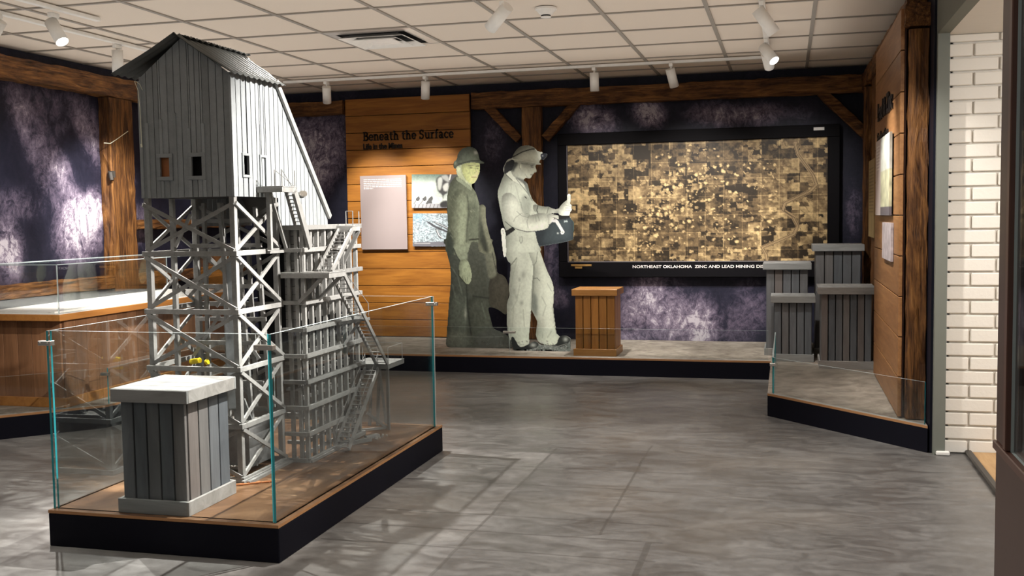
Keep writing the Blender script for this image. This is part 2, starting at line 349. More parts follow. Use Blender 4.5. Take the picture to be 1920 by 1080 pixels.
class Art:
    def __init__(s, x0, y0, x1, y1, step, bg=(0, 0, 0)):
        s.nx = int((x1-x0)/step)+1; s.ny = int((y1-y0)/step)+1; s.step = step
        s.xs = np.linspace(x0, x1, s.nx); s.ys = np.linspace(y0, y1, s.ny); s.X, s.Y = np.meshgrid(s.xs, s.ys)
        s.c = np.zeros((s.ny, s.nx, 3))+np.array(bg[:3]); s.mask = np.zeros((s.ny, s.nx)); s.o = (0, 0, 1)
    def P(s, pts): ox, oy, k = s.o; return [(ox+x/k, oy+y/k) for x, y in pts]
    def smooth(s, pts):
        n = len(pts); out = []
        for i in range(n):
            p0, p1, p2, p3 = [np.array(pts[(i+j) % n], float) for j in (-1, 0, 1, 2)]
            for t_ in (0, .33, .67): out.append(tuple(.5*((2*p1)+(-p0+p2)*t_+(2*p0-5*p1+4*p2-p3)*t_**2+(-p0+3*p1-3*p2+p3)*t_**3)))
        return out
    def pmask(s, pts, sm=True, raw=False):
        pts = pts if raw else s.P(pts)
        if sm: pts = s.smooth(pts)
        m = np.zeros(s.X.shape, bool); n = len(pts)
        for i in range(n):
            (xa, ya), (xb, yb) = pts[i], pts[(i+1) % n]
            if ya == yb: continue
            c = ((ya > s.Y) != (yb > s.Y)) & (s.X < (xb-xa)*(s.Y-ya)/(yb-ya)+xa); m ^= c
        return m.astype(float)
    def poly(s, pts, col, soft=0, a=1., sm=True, solid=False, shade=0, sr=6, ld=(-.6, -.6), raw=False):
        m = s.pmask(pts, sm, raw); m0 = m
        if solid: s.mask = np.maximum(s.mask, m)
        c = np.zeros_like(s.c)+np.array(col[:3])
        if shade:
            b = blur(m, sr); gy, gx = np.gradient(b); f = 1+shade*(-(gx*ld[0]+gy*ld[1])*-sr*2.0); f *= (1-shade*.35*(1-b)*2); c = c*np.clip(f, .3, 1.6)[..., None]
        if soft: m = blur(m, soft/s.step)
        m = m*a; s.c = s.c*(1-m[..., None])+c*m[..., None]; return m0
    def line(s, pts, w, col, a=1., soft=.6, raw=False, solid=False):
        pts = pts if raw else s.P(pts); d = np.full(s.X.shape, 1e9)
        for (xa, ya), (xb, yb) in zip(pts, pts[1:]):
            vx, vy = xb-xa, yb-ya; L = vx*vx+vy*vy+1e-9; t_ = np.clip(((s.X-xa)*vx+(s.Y-ya)*vy)/L, 0, 1)
            d = np.minimum(d, np.hypot(s.X-xa-t_*vx, s.Y-ya-t_*vy))
        m = np.clip((w/2-d)/soft+.5, 0, 1)*a
        if solid: s.mask = np.maximum(s.mask, m > .5)
        s.c = s.c*(1-m[..., None])+np.array(col[:3])*m[..., None]
    def blob(s, x, y, rx, ry, col, a=1., ang=0):
        ox, oy, k = s.o; x, y, rx, ry = ox+x/k, oy+y/k, rx/k, ry/k; c_, s_ = math.cos(ang), math.sin(ang)
        u = ((s.X-x)*c_+(s.Y-y)*s_)/rx; w = (-(s.X-x)*s_+(s.Y-y)*c_)/ry; m = np.exp(-(u*u+w*w))*a
        s.c = s.c*(1-m[..., None])+np.array(col[:3])*m[..., None]
    def mesh(s, name, fn, mat, parent=None, cut=False, thick=.01, alpha=None, loc=None, layer='print'):
        o0 = wloc(parent) if parent else Vector(loc or (0, 0, 0))
        X, Y = s.X.copy(), s.Y.copy()
        if cut:
            b = blur(s.mask, 1.2); gy, gx = np.gradient(b); g2 = gx*gx+gy*gy+1e-4; d = np.clip((.5-b)/g2, -3, 3)
            near = (b > .08) & (b < .92); X += np.where(near, np.clip(d*gx, -.6, .6)*s.step, 0); Y += np.where(near, np.clip(d*gy, -.6, .6)*s.step, 0)
            q = (b[:-1, :-1]+b[1:, :-1]+b[:-1, 1:]+b[1:, 1:])/4 > .5
        else: q = np.ones((s.ny-1, s.nx-1), bool)
        V = fn(X, Y).reshape(-1, 3)
        if cut: V[:, 2] = np.maximum(V[:, 2], .1402)
        V = V-np.array(o0)
        jj, ii = np.nonzero(q); a = jj*s.nx+ii; F = np.stack([a, a+s.nx, a+s.nx+1, a+1], 1)
        used = np.unique(F); rm = np.full(len(V), -1); rm[used] = np.arange(len(used)); V = V[used]; F = rm[F]
        me = bpy.data.meshes.new(name); me.from_pydata(V.tolist(), [], F.tolist()); me.materials.append(mat)
        at = me.color_attributes.new(layer, 'FLOAT_COLOR', 'POINT')
        al = np.ones((s.ny, s.nx)) if alpha is None else alpha
        cc = np.concatenate([np.clip(s.c, 0, 1), al[..., None]], 2).reshape(-1, 4)[used]; at.data.foreach_set('color', cc.ravel())
        o = bpy.data.objects.new(name, me); COL.objects.link(o)
        if parent: o.parent = parent
        else: o.location = o0
        if thick:
            m = o.modifiers.new('thickness', 'SOLIDIFY'); m.thickness = thick; m.offset = -1
        return o
def fnY(Yv):
    def f(X, Y):
        D = _F+_R*((X-960)/FPX)[..., None]-_U*((Y-540)/FPX)[..., None]; return np.array([0, 0, CH])+D*(Yv/D[..., 1])[..., None]
    return f
def fnX(Xv):
    def f(X, Y):
        D = _F+_R*((X-960)/FPX)[..., None]-_U*((Y-540)/FPX)[..., None]; return np.array([0, 0, CH])+D*(Xv/D[..., 0])[..., None]
    return f

# ================================================================== SETTING
XL, XR, YB = -5.13, .71, 9.08
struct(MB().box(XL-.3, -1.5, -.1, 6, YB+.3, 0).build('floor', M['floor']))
# ceiling: tiles with the grid laid between them (one continuous ceiling)
c = MB(); c.box(XL-.3, -1.5, ZC+.004, XR+.3, YB+.3, ZC+.1)
T = .61; OX, OY = .1574, 5.6011
struct(c.build('ceiling', M['tile']))
g = MB()
for i in range(-10, 3):
    x = OX+i*T
    if XL < x < XR: g.box(x-.012, -1.4, ZC-.003, x+.012, YB, ZC+.004)
for j in range(-11, 7):
    y = OY+j*T
    if y < YB: g.box(XL, y-.012, ZC-.0028, XR, y+.012, ZC+.004)
struct(g.build('trim_1', M['grid']))
# walls with printed rock mural
def mural(name, horiz, u0, u1, z0, z1, const, mat, blobs, inv):
    st = .035; nu = int((u1-u0)/st)+1; nz = int((z1-z0)/st)+1; us = np.linspace(u0, u1, nu); zs = np.linspace(z0, z1, nz); U, Z = np.meshgrid(us, zs)
    L = .06+.34*np.clip(vnoise(U.shape, (4, 9), 5, .6)-.46, 0, 1)
    for (x, y, rx, ry, ang, am) in blobs:
        p = inv(x, y); q = inv(x+1, y); sc = abs((q-p)[0 if horiz else 1]); cu = p[0] if horiz else p[1]; sz = abs(inv(x, y+1)[2]-p[2])
        c_, s_ = math.cos(ang), math.sin(ang); du = (U-cu)/sc; dz = -(Z-p[2])/sz; a = (du*c_+dz*s_)/rx; b = (-du*s_+dz*c_)/ry
        L += (1.9 if horiz and y < 330 else 1.1)*am*np.exp(-(a*a+b*b)**1.5)  # upper patches boosted: missing lamp light put into the print colour
    L *= .75+.5*vnoise(U.shape, (14, 30), 3)
    V = np.stack([U, np.full_like(U, const), Z] if horiz else [np.full_like(U, const), U, Z], -1).reshape(-1, 3)
    a = (np.arange(nz-1)[:, None]*nu+np.arange(nu-1)[None]).ravel(); F = np.stack([a, a+1, a+nu+1, a+nu], 1)
    me = bpy.data.meshes.new(name); me.from_pydata(V.tolist(), [], F.tolist()); me.materials.append(mat)
    at = me.attributes.new('layout', 'FLOAT', 'POINT'); at.data.foreach_set('value', np.clip(L, 0, 1.2).ravel())
    o = bpy.data.objects.new(name, me); COL.objects.link(o); m = o.modifiers.new('thickness', 'SOLIDIFY'); m.thickness = .12; m.offset = -1 if horiz else (1 if const > 0 else -1)
    if not horiz and const < 0: m.offset = -1
    return struct(o)
BB = [(1262, 600, 75, 60, .3, .55), (1200, 560, 35, 90, .6, .4), (1320, 620, 30, 60, 0, .35), (1110, 225, 45, 28, .3, .4), (1215, 212, 32, 25, .6, .5), (1345, 215, 60, 24, .1, .35), (1430, 215, 40, 22, 0, .3),
      (1400, 590, 45, 70, .3, .28), (1030, 480, 22, 60, 0, .3), (600, 300, 45, 95, .5, .38), (570, 250, 30, 50, .3, .2), (925, 260, 20, 60, 0, .12), (1600, 400, 14, 50, 0, .22), (1180, 650, 35, 30, 0, .3), (1050, 560, 20, 20, 0, .3), (1500, 215, 30, 20, 0, .1)]
mural('wall_back', True, XL, XR, 0, ZC, YB, M['rockx'], BB, lambda x, y: onY(x, y, YB))
BL = [(150, 430, 42, 62, .2, .95), (180, 390, 30, 30, 0, .5), (15, 470, 28, 60, -.1, .8), (60, 260, 26, 120, -.35, .42), (165, 240, 22, 80, -.35, .5), (120, 330, 18, 60, -.25, .5), (30, 380, 50, 30, .2, .3), (240, 330, 14, 60, 0, .35), (90, 200, 40, 60, -.3, .25), (265, 420, 20, 40, 0, .3)]
mural('wall_left', False, 1.0, YB, 0, ZC, XL, M['rocky'], BL, lambda x, y: onX(x, y, XL))
struct(MB().box(XR, 5.6, 0, XR+.07, YB+.1, ZC).build('wall_right', [M['rockx']]))
# the pier and header of the opening, grey green
p = MB(); p.box(.722, 5.56, 0, .778, 5.68, ZC); p.box(.722, -1.5, 2.11, .778, 5.56, ZC)
struct(p.build('wall_opening', M['jamb']))
struct(MB().box(.778, -1.5, 2.11, 4, 6.2, 2.2).build('ceiling_side', M['wallw']))
struct(MB().box(4, -1.5, 0, 4.1, 6.2, 2.2).build('wall_side', M['wallw']))
b = MB(); b.box(.80, 5.632, 0, 4, 5.70, 2.11, mi=1); z = .004; row = 0
while z < 2.10:
    x = .782 - (0 if row % 2 else .118)
    while x < 2.4:
        xa, xb = max(x, .782), x+.226
        if xb > .80: b.box(xa, 5.615+random.uniform(-.0015, .0015), z, xb, 5.64, min(z+.0615, 2.108))
        x += .236
    z += .0713; row += 1
struct(b.build('wall_brick', [M['brick'], M['mortar']], bevel=.004))
struct(MB().box(.905, 3.2, .001, 4, 5.61, .012).build('floor_side', M['woodfl']))
struct(MB().box(.878, 3.2, .001, .912, 5.61, .022).build('trim_2', M['rubber'], bevel=.006))
struct(MB().box(.735, 5.545, .0, .80, 5.575, .022).build('trim_3', M['wallw'], bevel=.005))

# ---- raised exhibit platform, runs round three sides of the room
pp = [(-5.12, 4.20), (-3.985, 5.37), (-3.968, 5.46), (-3.968, 7.88), (-.11, 7.88), (-.11, 6.46), (.70, 5.60), (.70, 9.07), (-5.12, 9.07)]
pf = thing('raised_platform', 'low black-sided exhibit platform with sandy top running round the walls', 'platform', (-2.5, 8.4, 0))
MB().prism(pp, 'z', 0, .126).build('skirt', M['black'], pf)
MB().prism([(x+(0), y) for x, y in pp], 'z', .1262, .1395, capmi=1).build('platform_top', [M['deckedge'], M['sand']], pf)

# ================================================================== TIMBER FRAME on walls (each timber a thing)
def timb(name, label, cat, p, q, w, h, mat, up=(0, 0, 1), group=None):
    p, q = Vector(p), Vector(q); L = (q-p).length; d = (q-p).normalized(); n = max(4, int(L/.07)); mb = MB()
    u = Vector(up); r = d.cross(u).normalized(); u = r.cross(d).normalized(); rings = []
    prof = [(-1, -.9), (-.9, -1), (-.3, -.97), (.3, -1), (.9, -1), (1, -.9), (1, -.3), (.97, .3), (1, .9), (.9, 1), (.3, .97), (-.3, 1), (-.9, 1), (-1, .9), (-.97, .3), (-1, -.3)]
    vs = []
    for i in range(n+1):
        c0 = p+d*L*i/n
        for a, b in prof:
            j = random.uniform(-.0045, .0045); k = random.uniform(-.0045, .0045); vs.append(c0+r*(a*w/2+j)+u*(b*h/2+k))
    m = len(prof); fs = [(i*m+j, i*m+(j+1) % m, (i+1)*m+(j+1) % m, (i+1)*m+j) for i in range(n) for j in range(m)]+[tuple(range(m)), tuple(n*m+j for j in range(m-1, -1, -1))]
    mb.add(vs, fs); o = mb.build(name, mat, loc=tuple(p)); return tag(o, label, cat, group)
# back wall
timb('timber_beam', 'long dark timber beam across the top of the back wall, right of the wooden sign panel', 'timber beam', (-2.735, 9.02, 2.285), (.70, 9.02, 2.285), .10, .145, M['timx'])
timb('timber_beam', 'short timber beam at the top of the back wall, between the tower roof and the sign panel', 'timber beam', (-5.06, 9.02, 2.28), (-3.985, 9.02, 2.28), .10, .125, M['timx'])
timb('timber_post', 'vertical timber post on the back wall behind the white-helmeted miner cutout', 'timber post', (-2.19, 9.03, .145), (-2.19, 9.03, 2.21), .175, .08, M['timz'], (0, 1, 0))
timb('timber_brace', 'diagonal timber brace left of the post behind the miner cutouts', 'timber brace', (-2.60, 9.035, 2.24), (-2.31, 9.035, 1.93), .075, .08, M['timx'], (0, 1, 0))
timb('timber_brace', 'diagonal timber brace between the middle post and the aerial map frame', 'timber brace', (-1.78, 9.035, 2.24), (-2.07, 9.035, 1.93), .075, .08, M['timx'], (0, 1, 0))
timb('timber_brace', 'diagonal timber brace in the top right corner above the aerial map', 'timber brace', (.27, 9.035, 2.235), (.66, 9.035, 1.84), .08, .09, M['timx'], (0, 1, 0))
timb('timber_post', 'vertical timber post in the back right corner beside the grey crates', 'timber post', (.64, 8.70, .145), (.64, 8.70, 2.21), .10, .22, M['timz'], (0, 1, 0))
timb('timber_beam', 'timber beam high on the right wall behind the wooden sign panel', 'timber beam', (.64, 9.0, 2.29), (.655, 5.86, 2.29), .10, .13, M['timy'])
timb('timber_post', 'broad rough timber post at the near end of the right wall', 'timber post', (.657, 5.795, .145), (.657, 5.795, 2.17), .098, .10, M['timz'], (0, 1, 0))
timb('timber_beam', 'timber beam end resting on the broad right-hand post under the ceiling', 'timber beam', (.650, 5.74, 2.24), (.650, 5.85, 2.24), .125, .12, M['timy'])
timb('timber_post', 'timber post on the right wall holding the narrow yellowed text board', 'timber post', (.655, 7.9, .145), (.655, 7.9, 2.21), .09, .60, M['timz'], (0, 1, 0))
# left wall
timb('timber_beam', 'thick timber beam along the top of the left wall', 'timber beam', (-5.08, 1.5, 2.29), (-5.08, 9.0, 2.29), .10, .155, M['timy'])
timb('timber_post', 'broad vertical timber post on the left wall with a thin wire across it', 'timber post', (-5.08, 7.12, .71), (-5.08, 7.12, 2.205), .10, .30, M['timz'], (0, 1, 0))
timb('timber_rail', 'low horizontal timber rail on the left wall over the glass-topped cabinet', 'timber beam', (-5.08, 1.5, .785), (-5.08, 6.96, .785), .10, .095, M['timy'])
timb('timber_rail', 'short upper timber rail on the left wall, right of the broad post', 'timber beam', (-5.08, 7.30, 1.225), (-5.08, 9.0, 1.225), .08, .075, M['timy'])
timb('timber_rail', 'short lower timber rail on the left wall, right of the broad post', 'timber beam', (-5.08, 7.30, .785), (-5.08, 9.0, .785), .08, .09, M['timy'])
w = MB(); pts = [onX(195, 268, -5.02), onX(207, 269, -5.02), onX(222, 259, -5.02), onX(240, 246, -5.02)]; w.tube(pts, .003)
tag(w.build('thin_wire', M['twine']), 'thin pale wire strung across the broad timber post on the left wall', 'wire')
w = MB(); a_ = onX(199, 327, -5.0); b_ = onX(205, 339, -5.0); w.cyl((-5.02, 6.955, a_[2]-.04), (-5.03, 6.955, a_[2]+.02), .016, 12); w.box(-5.05, 6.955, a_[2]-.02, -5.0, 6.975, a_[2]+.03)
tag(w.build('small_camera', M['rubber'], loc=(-5.03, 6.96, float(a_[2]))), 'small black camera clipped to the broad timber post on the left wall', 'camera')

# ================================================================== SIGN PANELS
def planks(mb, u0, u1, z0, z1, n, c0, c1, horiz):
    h = (z1-z0)/n
    for i in range(n):
        a, b = z0+i*h+.0025, z0+(i+1)*h-.0025
        if horiz: mb.box(u0, c0, a, u1, c1, b)
        else: mb.box(c0, u0, a, c1, u1, b)
sg = thing('sign_panel', 'tall wall panel of orange-brown planks reading Beneath the Surface', 'sign panel', (-3.36, 9.04, .14))
mb = MB(); planks(mb, -3.975, -2.765, .145, 2.355, 14, 9.015, 9.045, True); mb.build('plank_board', M['ply'], sg, bevel=.002)
MB().box(-3.97, 9.044, .146, -2.77, 9.078, 2.352).build('backing', M['dark'], sg)
# slab-serif lettering
def arc(cx, cy_, rx, ry, a0, a1, n=12): return [(cx+rx*math.cos(math.radians(a0+(a1-a0)*i/n)), cy_+ry*math.sin(math.radians(a0+(a1-a0)*i/n))) for i in range(n+1)]
def stem(x, y0=0., y1=.5): return [(x, y0), (x, y1)]
TH, TN = .115, .085
GL = {
 'B': (.60, [(stem(.14, 0, .7), TH), ([(.02, .04), (.34, .04)], TN), ([(.02, .66), (.32, .66)], TN), (arc(.30, .52, .18, .145, 90, -90), .10), (arc(.32, .20, .21, .165, 90, -90), .11), ([(.14, .37), (.3, .37)], TN)]),
 'e': (.50, [(arc(.25, .25, .19, .215, 5, 320), .10), ([(.07, .25), (.44, .25)], .075)]),
 'n': (.60, [(stem(.13), TH), ([(.01, .035), (.25, .035)], .07), ([(.01, .46), (.13, .46)], .07), (arc(.29, .28, .15, .18, 150, 0), .095), (stem(.44, 0, .3), TH), ([(.34, .035), (.57, .035)], .07)]),
 'a': (.54, [(arc(.21, .15, .135, .12, 0, 360), .085), (arc(.22, .33, .16, .14, 0, 150), .095), (stem(.38, 0, .33), TH), ([(.38, .035), (.52, .035)], .07)]),
 't': (.40, [(stem(.16, .12, .62), TH), ([(.02, .46), (.36, .46)], .075), (arc(.27, .14, .11, .10, 180, 300), .09)]),
 'h': (.60, [(stem(.13, 0, .72), TH), ([(.01, .035), (.25, .035)], .07), ([(.01, .69), (.13, .69)], .07), (arc(.29, .28, .15, .18, 150, 0), .095), (stem(.44, 0, .3), TH), ([(.34, .035), (.57, .035)], .07)]),
 'S': (.56, [(arc(.27, .52, .17, .15, 20, 270), .105), (arc(.27, .20, .18, .17, 90, -160), .105), (stem(.44, .5, .7), .07), (stem(.08, .0, .2), .07)]),
 'u': (.60, [(stem(.13, .18, .5), TH), ([(.01, .46), (.13, .46)], .07), (arc(.29, .19, .15, .15, 180, 340), .095), (stem(.45, 0, .5), TH), ([(.33, .46), (.45, .46)], .07), ([(.45, .035), (.58, .035)], .07)]),
 'r': (.44, [(stem(.14), TH), ([(.01, .035), (.28, .035)], .07), ([(.01, .46), (.14, .46)], .07), (arc(.30, .30, .14, .15, 150, 60), .095)]),
 'f': (.38, [(stem(.15, 0, .55), TH), ([(.02, .035), (.29, .035)], .07), ([(.02, .46), (.34, .46)], .07), (arc(.27, .56, .12, .12, 180, 50), .09)]),
 'c': (.48, [(arc(.25, .25, .19, .215, 45, 315), .10), (stem(.40, .33, .46), .07)]), ' ': (.25, [])}
def letters(txt, origin, width, height, parent):
    adv = sum(GL[ch][0]+.03 for ch in txt); sx = width/adv; sy = height/.72; mb = MB(); x = 0
    for ch in txt+'|':
        if ch in ' |':
            mb.build('word', M['blk'], parent); mb = MB(); x += .28; continue
        w_, st = GL[ch]
        for pts, th in st:
            for (xa, ya), (xb, yb) in zip(pts, pts[1:]):
                d = np.array([xb-xa, yb-ya]); d = d/np.hypot(*d); e = .02; n_ = np.array([-d[1], d[0]])*th/2; A = np.array([xa, ya])-d*e*(len(pts) > 2); B = np.array([xb, yb])+d*e*(len(pts) > 2)
                q = [A-n_, B-n_, B+n_, A+n_]; mb.prism([(origin[0]+(x+u)*sx, origin[2]+w*sy) for u, w in q], 'y', origin[1]-.012, origin[1])
        x += w_+.03
letters('Beneath the Surface', (-3.80, 9.015, 1.965), .885, .085, sg)
textmesh('word', 'Life in the Mines', .075, .385, (-3.80, 9.010, 1.888), (1, 0, 0), (0, 0, 1), .01, M['blk'], sg, .0018)
tp = thing('information_board', 'plain mauve-grey text board mounted left on the wooden sign panel', 'information board', (-3.60, 9.0, .955))
MB().box(-3.832, 8.985, .958, -3.378, 9.000, 1.642).build('board', M['mauve'], tp, bevel=.002)
mb = MB(); mb.box(-3.80, 9.0005, .97, -3.41, 9.0145, 1.63); mb.build('stand_off', M['dark'], tp)
mb = MB()
for i in range(6):
    x = -3.795; z = 1.602-i*.0165; xe = -3.42 if i < 5 else -3.70
    while x < xe:
        L = random.uniform(.012, .04); mb.box(x, 8.984, z, min(x+L, xe), 8.9855, z+.0065); x += L+.006
mb.build('text_lines', M['caption'], tp)
# photo panels: painted prints
def photo(name, label, x0, y0, x1, y1, painter, cap=0):
    art = Art(x0, y0, x1, y1, .8, (.6, .62, .6)); painter(art); e = thing(name, label, 'photo panel', tuple(onY((x0+x1)/2, y1, 8.985)))
    art.mesh('photograph', fnY(8.985), M['print'], e, thick=.012)
    a, b = onY(x0+2, y1-2, 8.998), onY(x1-2, y0+2, 8.998); MB().box(a[0], 8.9985, a[2], b[0], 9.0145, b[2]).build('stand_off', M['dark'], e); return e
def pt1(a):
    n = vnoise(a.X.shape, (30, 36), 3); g = np.clip((a.Y-328)/60, 0, 1)
    a.c = (np.array([.10, .16, .13])*(1-g)[..., None]+np.array([.75, .80, .74])*g[..., None])*(.6+.8*n)[..., None]
    a.blob(792, 372, 20, 14, (.95, .98, .93)); a.blob(800, 352, 28, 16, (.7, .8, .7), .7); a.o = (760, 310, 6.35)
    a.blob(320, 235, 45, 40, (.92, .95, .88), .9)
    for x in (100, 180, 255): a.line([(x, 460), (x+60, 370)], 2, (.15, .15, .14)); a.poly([(x+20, 400), (x+60, 370), (x+75, 400), (x+50, 430)], (.1, .1, .1))
    a.poly([(250, 440), (290, 395), (320, 450), (250, 462)], (.1, .1, .1), 0)
    a.poly([(75, 462), (520, 450), (520, 510), (75, 510)], (.4, .4, .42), sm=False)
    for x in range(110, 400, 45): a.line([(x, 505), (x+12, 465)], 1.2, (.1, .1, .1))
    a.poly([(370, 160), (430, 120), (600, 100), (620, 180), (520, 250), (500, 330), (460, 360), (450, 440), (440, 360), (390, 310), (370, 230)], (.06, .06, .06), .5)
    a.poly([(385, 170), (430, 140), (440, 190), (420, 290), (390, 280)], (.5, .52, .48), .5); a.poly([(430, 130), (500, 120), (520, 200), (460, 170)], (.35, .36, .34), .5)
    a.line([(540, 110), (525, 170)], 2.5, (.55, .55, .52)); a.poly([(450, 240), (510, 210), (500, 300), (460, 300)], (.55, .56, .52), .5); a.poly([(420, 440), (500, 420), (500, 500), (420, 500)], (.04, .04, .04), .5)
def pt2(a):
    n = vnoise(a.X.shape, (38, 44), 3, .8); a.c = np.array([.42, .50, .54])*(.35+1.2*np.clip((n-.32)*2.0, 0, 1))[..., None]; a.o = (760, 310, 6.35)
    a.blob(140, 610, 90, 60, (.2, .38, .5), .6); a.line([(200, 640), (270, 680)], .8, (.05, .05, .05))
    a.poly([(250, 670), (290, 675), (380, 730), (520, 790), (520, 810), (360, 745), (300, 710)], (.07, .07, .08), 0); a.poly([(345, 672), (400, 685), (520, 745), (520, 780), (470, 750), (350, 690)], (.10, .11, .12))
    a.poly([(360, 750), (440, 860), (410, 870), (370, 810)], (.12, .13, .14)); a.line([(375, 770), (400, 830), (440, 862)], 1.2, (.85, .85, .85)); a.line([(360, 680), (500, 745)], .8, (.7, .72, .75)); a.blob(400, 760, 30, 25, (.05, .05, .05), .8)
    a.poly([(90, 915), (560, 905), (560, 962), (90, 968)], (.15, .15, .17), sm=False); a.line([(110, 930), (295, 928)], 1.0, (.7, .7, .7), .7)
photo('photo_panel', 'upper photograph of a miner crouching in a bright cave, on the wooden sign panel', 772, 327, 862, 390, pt1)
photo('photo_panel', 'lower photograph of machinery on rubble ground, on the wooden sign panel', 774, 400, 862, 462, pt2)

# right wall sign panel
sr = thing('sign_panel', 'brown plank sign panel with raised black lettering on the right wall, seen edge-on', 'sign panel', (.57, 6.3, .14))
mb = MB(); planks(mb, 5.79, 7.36, .145, 2.285, 10, .572, .592, False); mb.build('plank_board', M['plyy'], sr, bevel=.002)
MB().box(.5925, 5.80, .146, .600, 7.35, 2.28).build('backing', M['brown2'], sr)
textmesh('word', 'Lead & Zinc', .155, .95, (.570, 7.10, 1.815), (0, -1, 0), (0, 0, 1), .016, M['blk'], sr, .004)
textmesh('word', 'Exploration', .10, .72, (.570, 7.14, 1.67), (0, -1, 0), (0, 0, 1), .010, M['blk'], sr, .002)
def rp(name, label, y0, y1, z0, z1, X, painter, nx=70, nz=70):
    art = Art(0, 0, nx, nz, 1, (.6, .55, .53)); painter(art); e = thing(name, label, 'photo panel', (X, (y0+y1)/2, z0))
    art.mesh('print_face', lambda A, B: np.stack([np.full_like(A, X), y1-(y1-y0)*A/nx, z1-(z1-z0)*B/nz], -1), M['print'], e, thick=.014)
    MB().box(X+.0145, y0+.01, z0+.01, min(X+.03, .5695 if X < .57 else .604), y1-.01, z1-.01).build('stand_off', M['dark'], e); return e
def q1(a):
    n = vnoise(a.X.shape, (8, 8), 3); a.c = np.array([.55, .47, .46])+0*a.c
    for y in range(6, 30, 3): a.line([(5, y), (20, y)], 1, (.8, .75, .72))
    m = a.X > 27; a.c[m] = (np.array([.62, .64, .58])*(.6+.8*n)[..., None])[m]; m = (a.X > 27) & (a.Y > 30); a.c[m] = (np.array([.55, .55, .38])*(.5+.9*n)[..., None])[m]
    m = (a.X > 27) & (a.Y > 62); a.c[m] = (.13, .12, .14)
def q2(a):
    a.c = np.array([.33, .24, .11])*(1+.3*(vnoise(a.X.shape, (5, 5), 3)-.5))[..., None]
    for y in range(8, 50, 3): a.line([(8, y), (60, y)], 1.1, (.09, .07, .04), .8)
def q3(a):
    n = vnoise(a.X.shape, (6, 12), 3); a.c = np.array([.45, .40, .42])*(.6+.8*n)[..., None]
rp('photo_panel', 'tall bright photo board with mauve text strip on the right wall sign panel', 6.10, 7.01, 1.215, 1.676, .549, q1)
rp('photo_panel', 'small pale photo board low on the right wall sign panel', 6.06, 6.60, .96, 1.173, .556, q3)
rp('text_board', 'narrow yellowed text board on the timber post of the right wall', 7.64, 8.16, 1.055, 1.61, .590, q2)

# ================================================================== AERIAL MAP
mp = thing('aerial_map', 'large framed sepia aerial photograph map in a wide black frame', 'framed map', (-.77, 9.05, .70))
mb = MB(); fx0, fx1, fz0, fz1 = -1.955, .425, .70, 1.965; ix0, ix1, iz0, iz1 = -1.868, .328, .838, 1.862
mb.box(fx0, 9.00, fz0, fx1, 9.06, iz0); mb.box(fx0, 9.00, iz1, fx1, 9.06, fz1); mb.box(fx0, 9.0, iz0, ix0, 9.06, iz1); mb.box(ix1, 9.0, iz0, fx1, 9.06, iz1)
mb.build('frame', M['frameblk'], mp, bevel=.004)
mb = MB(); e = .006; mb.box(ix0-e, 8.998, iz0-e, ix1+e, 9.001, iz0); mb.box(ix0-e, 8.998, iz0, ix0, 9.001, iz1); mb.build('inner_lip', M['grayband'], mp)
A = Art(0, 0, 480, 230, 1.25, (.3, .2, .1)); sh = A.X.shape
base = np.full(sh, .42); fld = rng.rand(400)
k = 0
# sections and fields
def fields(cw, ch, ox, oy, p):
    global base
    ix = ((A.X+ox)//cw).astype(int); iy = ((A.Y+oy)//ch).astype(int); h = np.sin(ix*127.1+iy*311.7+cw*3.3)*43758.5453; r_ = h-np.floor(h); h2 = np.sin(ix*269.5+iy*183.3+cw)*43758.5453; r2 = h2-np.floor(h2)
    base = np.where(r2 < p, r_*.62+.13, base)
XS, YS = A.X.copy(), A.Y.copy()
fields(60, 46, 3, 8, 1.0); fields(34, 23, 10, 4, .5); fields(23, 17, 5, 2, .42); wx, wy = (vnoise(sh, (20, 40), 3)-.5)*9, (vnoise(sh, (20, 40), 3)-.5)*9; A.X += wx; A.Y += wy; fields(14, 9, 2, 7, .22); fields(9, 6, 3, 1, .12); A.X, A.Y = XS, YS
base += .75*(vnoise(sh, (14, 28), 5, .8)-.5)
dk = np.exp(-(((A.X-250)/150)**2+((A.Y-110)/95)**2)); base -= .15*dk
base -= .16*np.exp(-(((A.X-300)/140)**2+((A.Y-20)/38)**2)); base += .10*np.exp(-(((A.X-60)/70)**2+((A.Y-100)/60)**2)); base += .10*np.exp(-(((A.X-420)/60)**2+((A.Y-90)/110)**2))
for gx in np.arange(27, 480, 33.5): base += np.where(np.abs(A.X-gx) < .7, .18, 0)
for gy in np.arange(4, 230, 34.2): base += np.where(np.abs(A.Y-gy) < .7, .18, 0)
XW = A.X+(vnoise(sh, (50, 100), 2)-.5)*6; YW = A.Y+(vnoise(sh, (50, 100), 2)-.5)*6
for i in range(620):
    t_ = rng.rand(); x = 120+rng.randn()*26+t_*140; y = 200-t_*150+rng.randn()*34
    if rng.rand() < .3: x = 250+rng.rand()*140; y = 40+rng.rand()*180
    if not (0 < x < 480 and 0 < y < 230): continue
    r0 = abs(rng.randn())*1.6+1.1; base = np.maximum(base, (.62+.45*rng.rand())*np.exp(-(((XW-x)/(r0*.95))**2+((YW-y)/(r0*.8))**2)**2))
for i in range(160):
    x, y = rng.rand()*480, rng.rand()*230; r0 = rng.uniform(2, 6); base -= .2*np.exp(-(((A.X-x)/r0)**2+((A.Y-y)/r0/.6)**2))*rng.rand()
base = np.clip(base, .04, 1.05)
base = np.clip((base-.42)*1.45+.36, .03, 1.1)*(.8+.4*vnoise(sh, (60, 120), 2)); c0, c1, c2 = np.array([.016, .011, .007]), np.array([.20, .135, .068]), np.array([.66, .48, .24]); q = base[..., None]
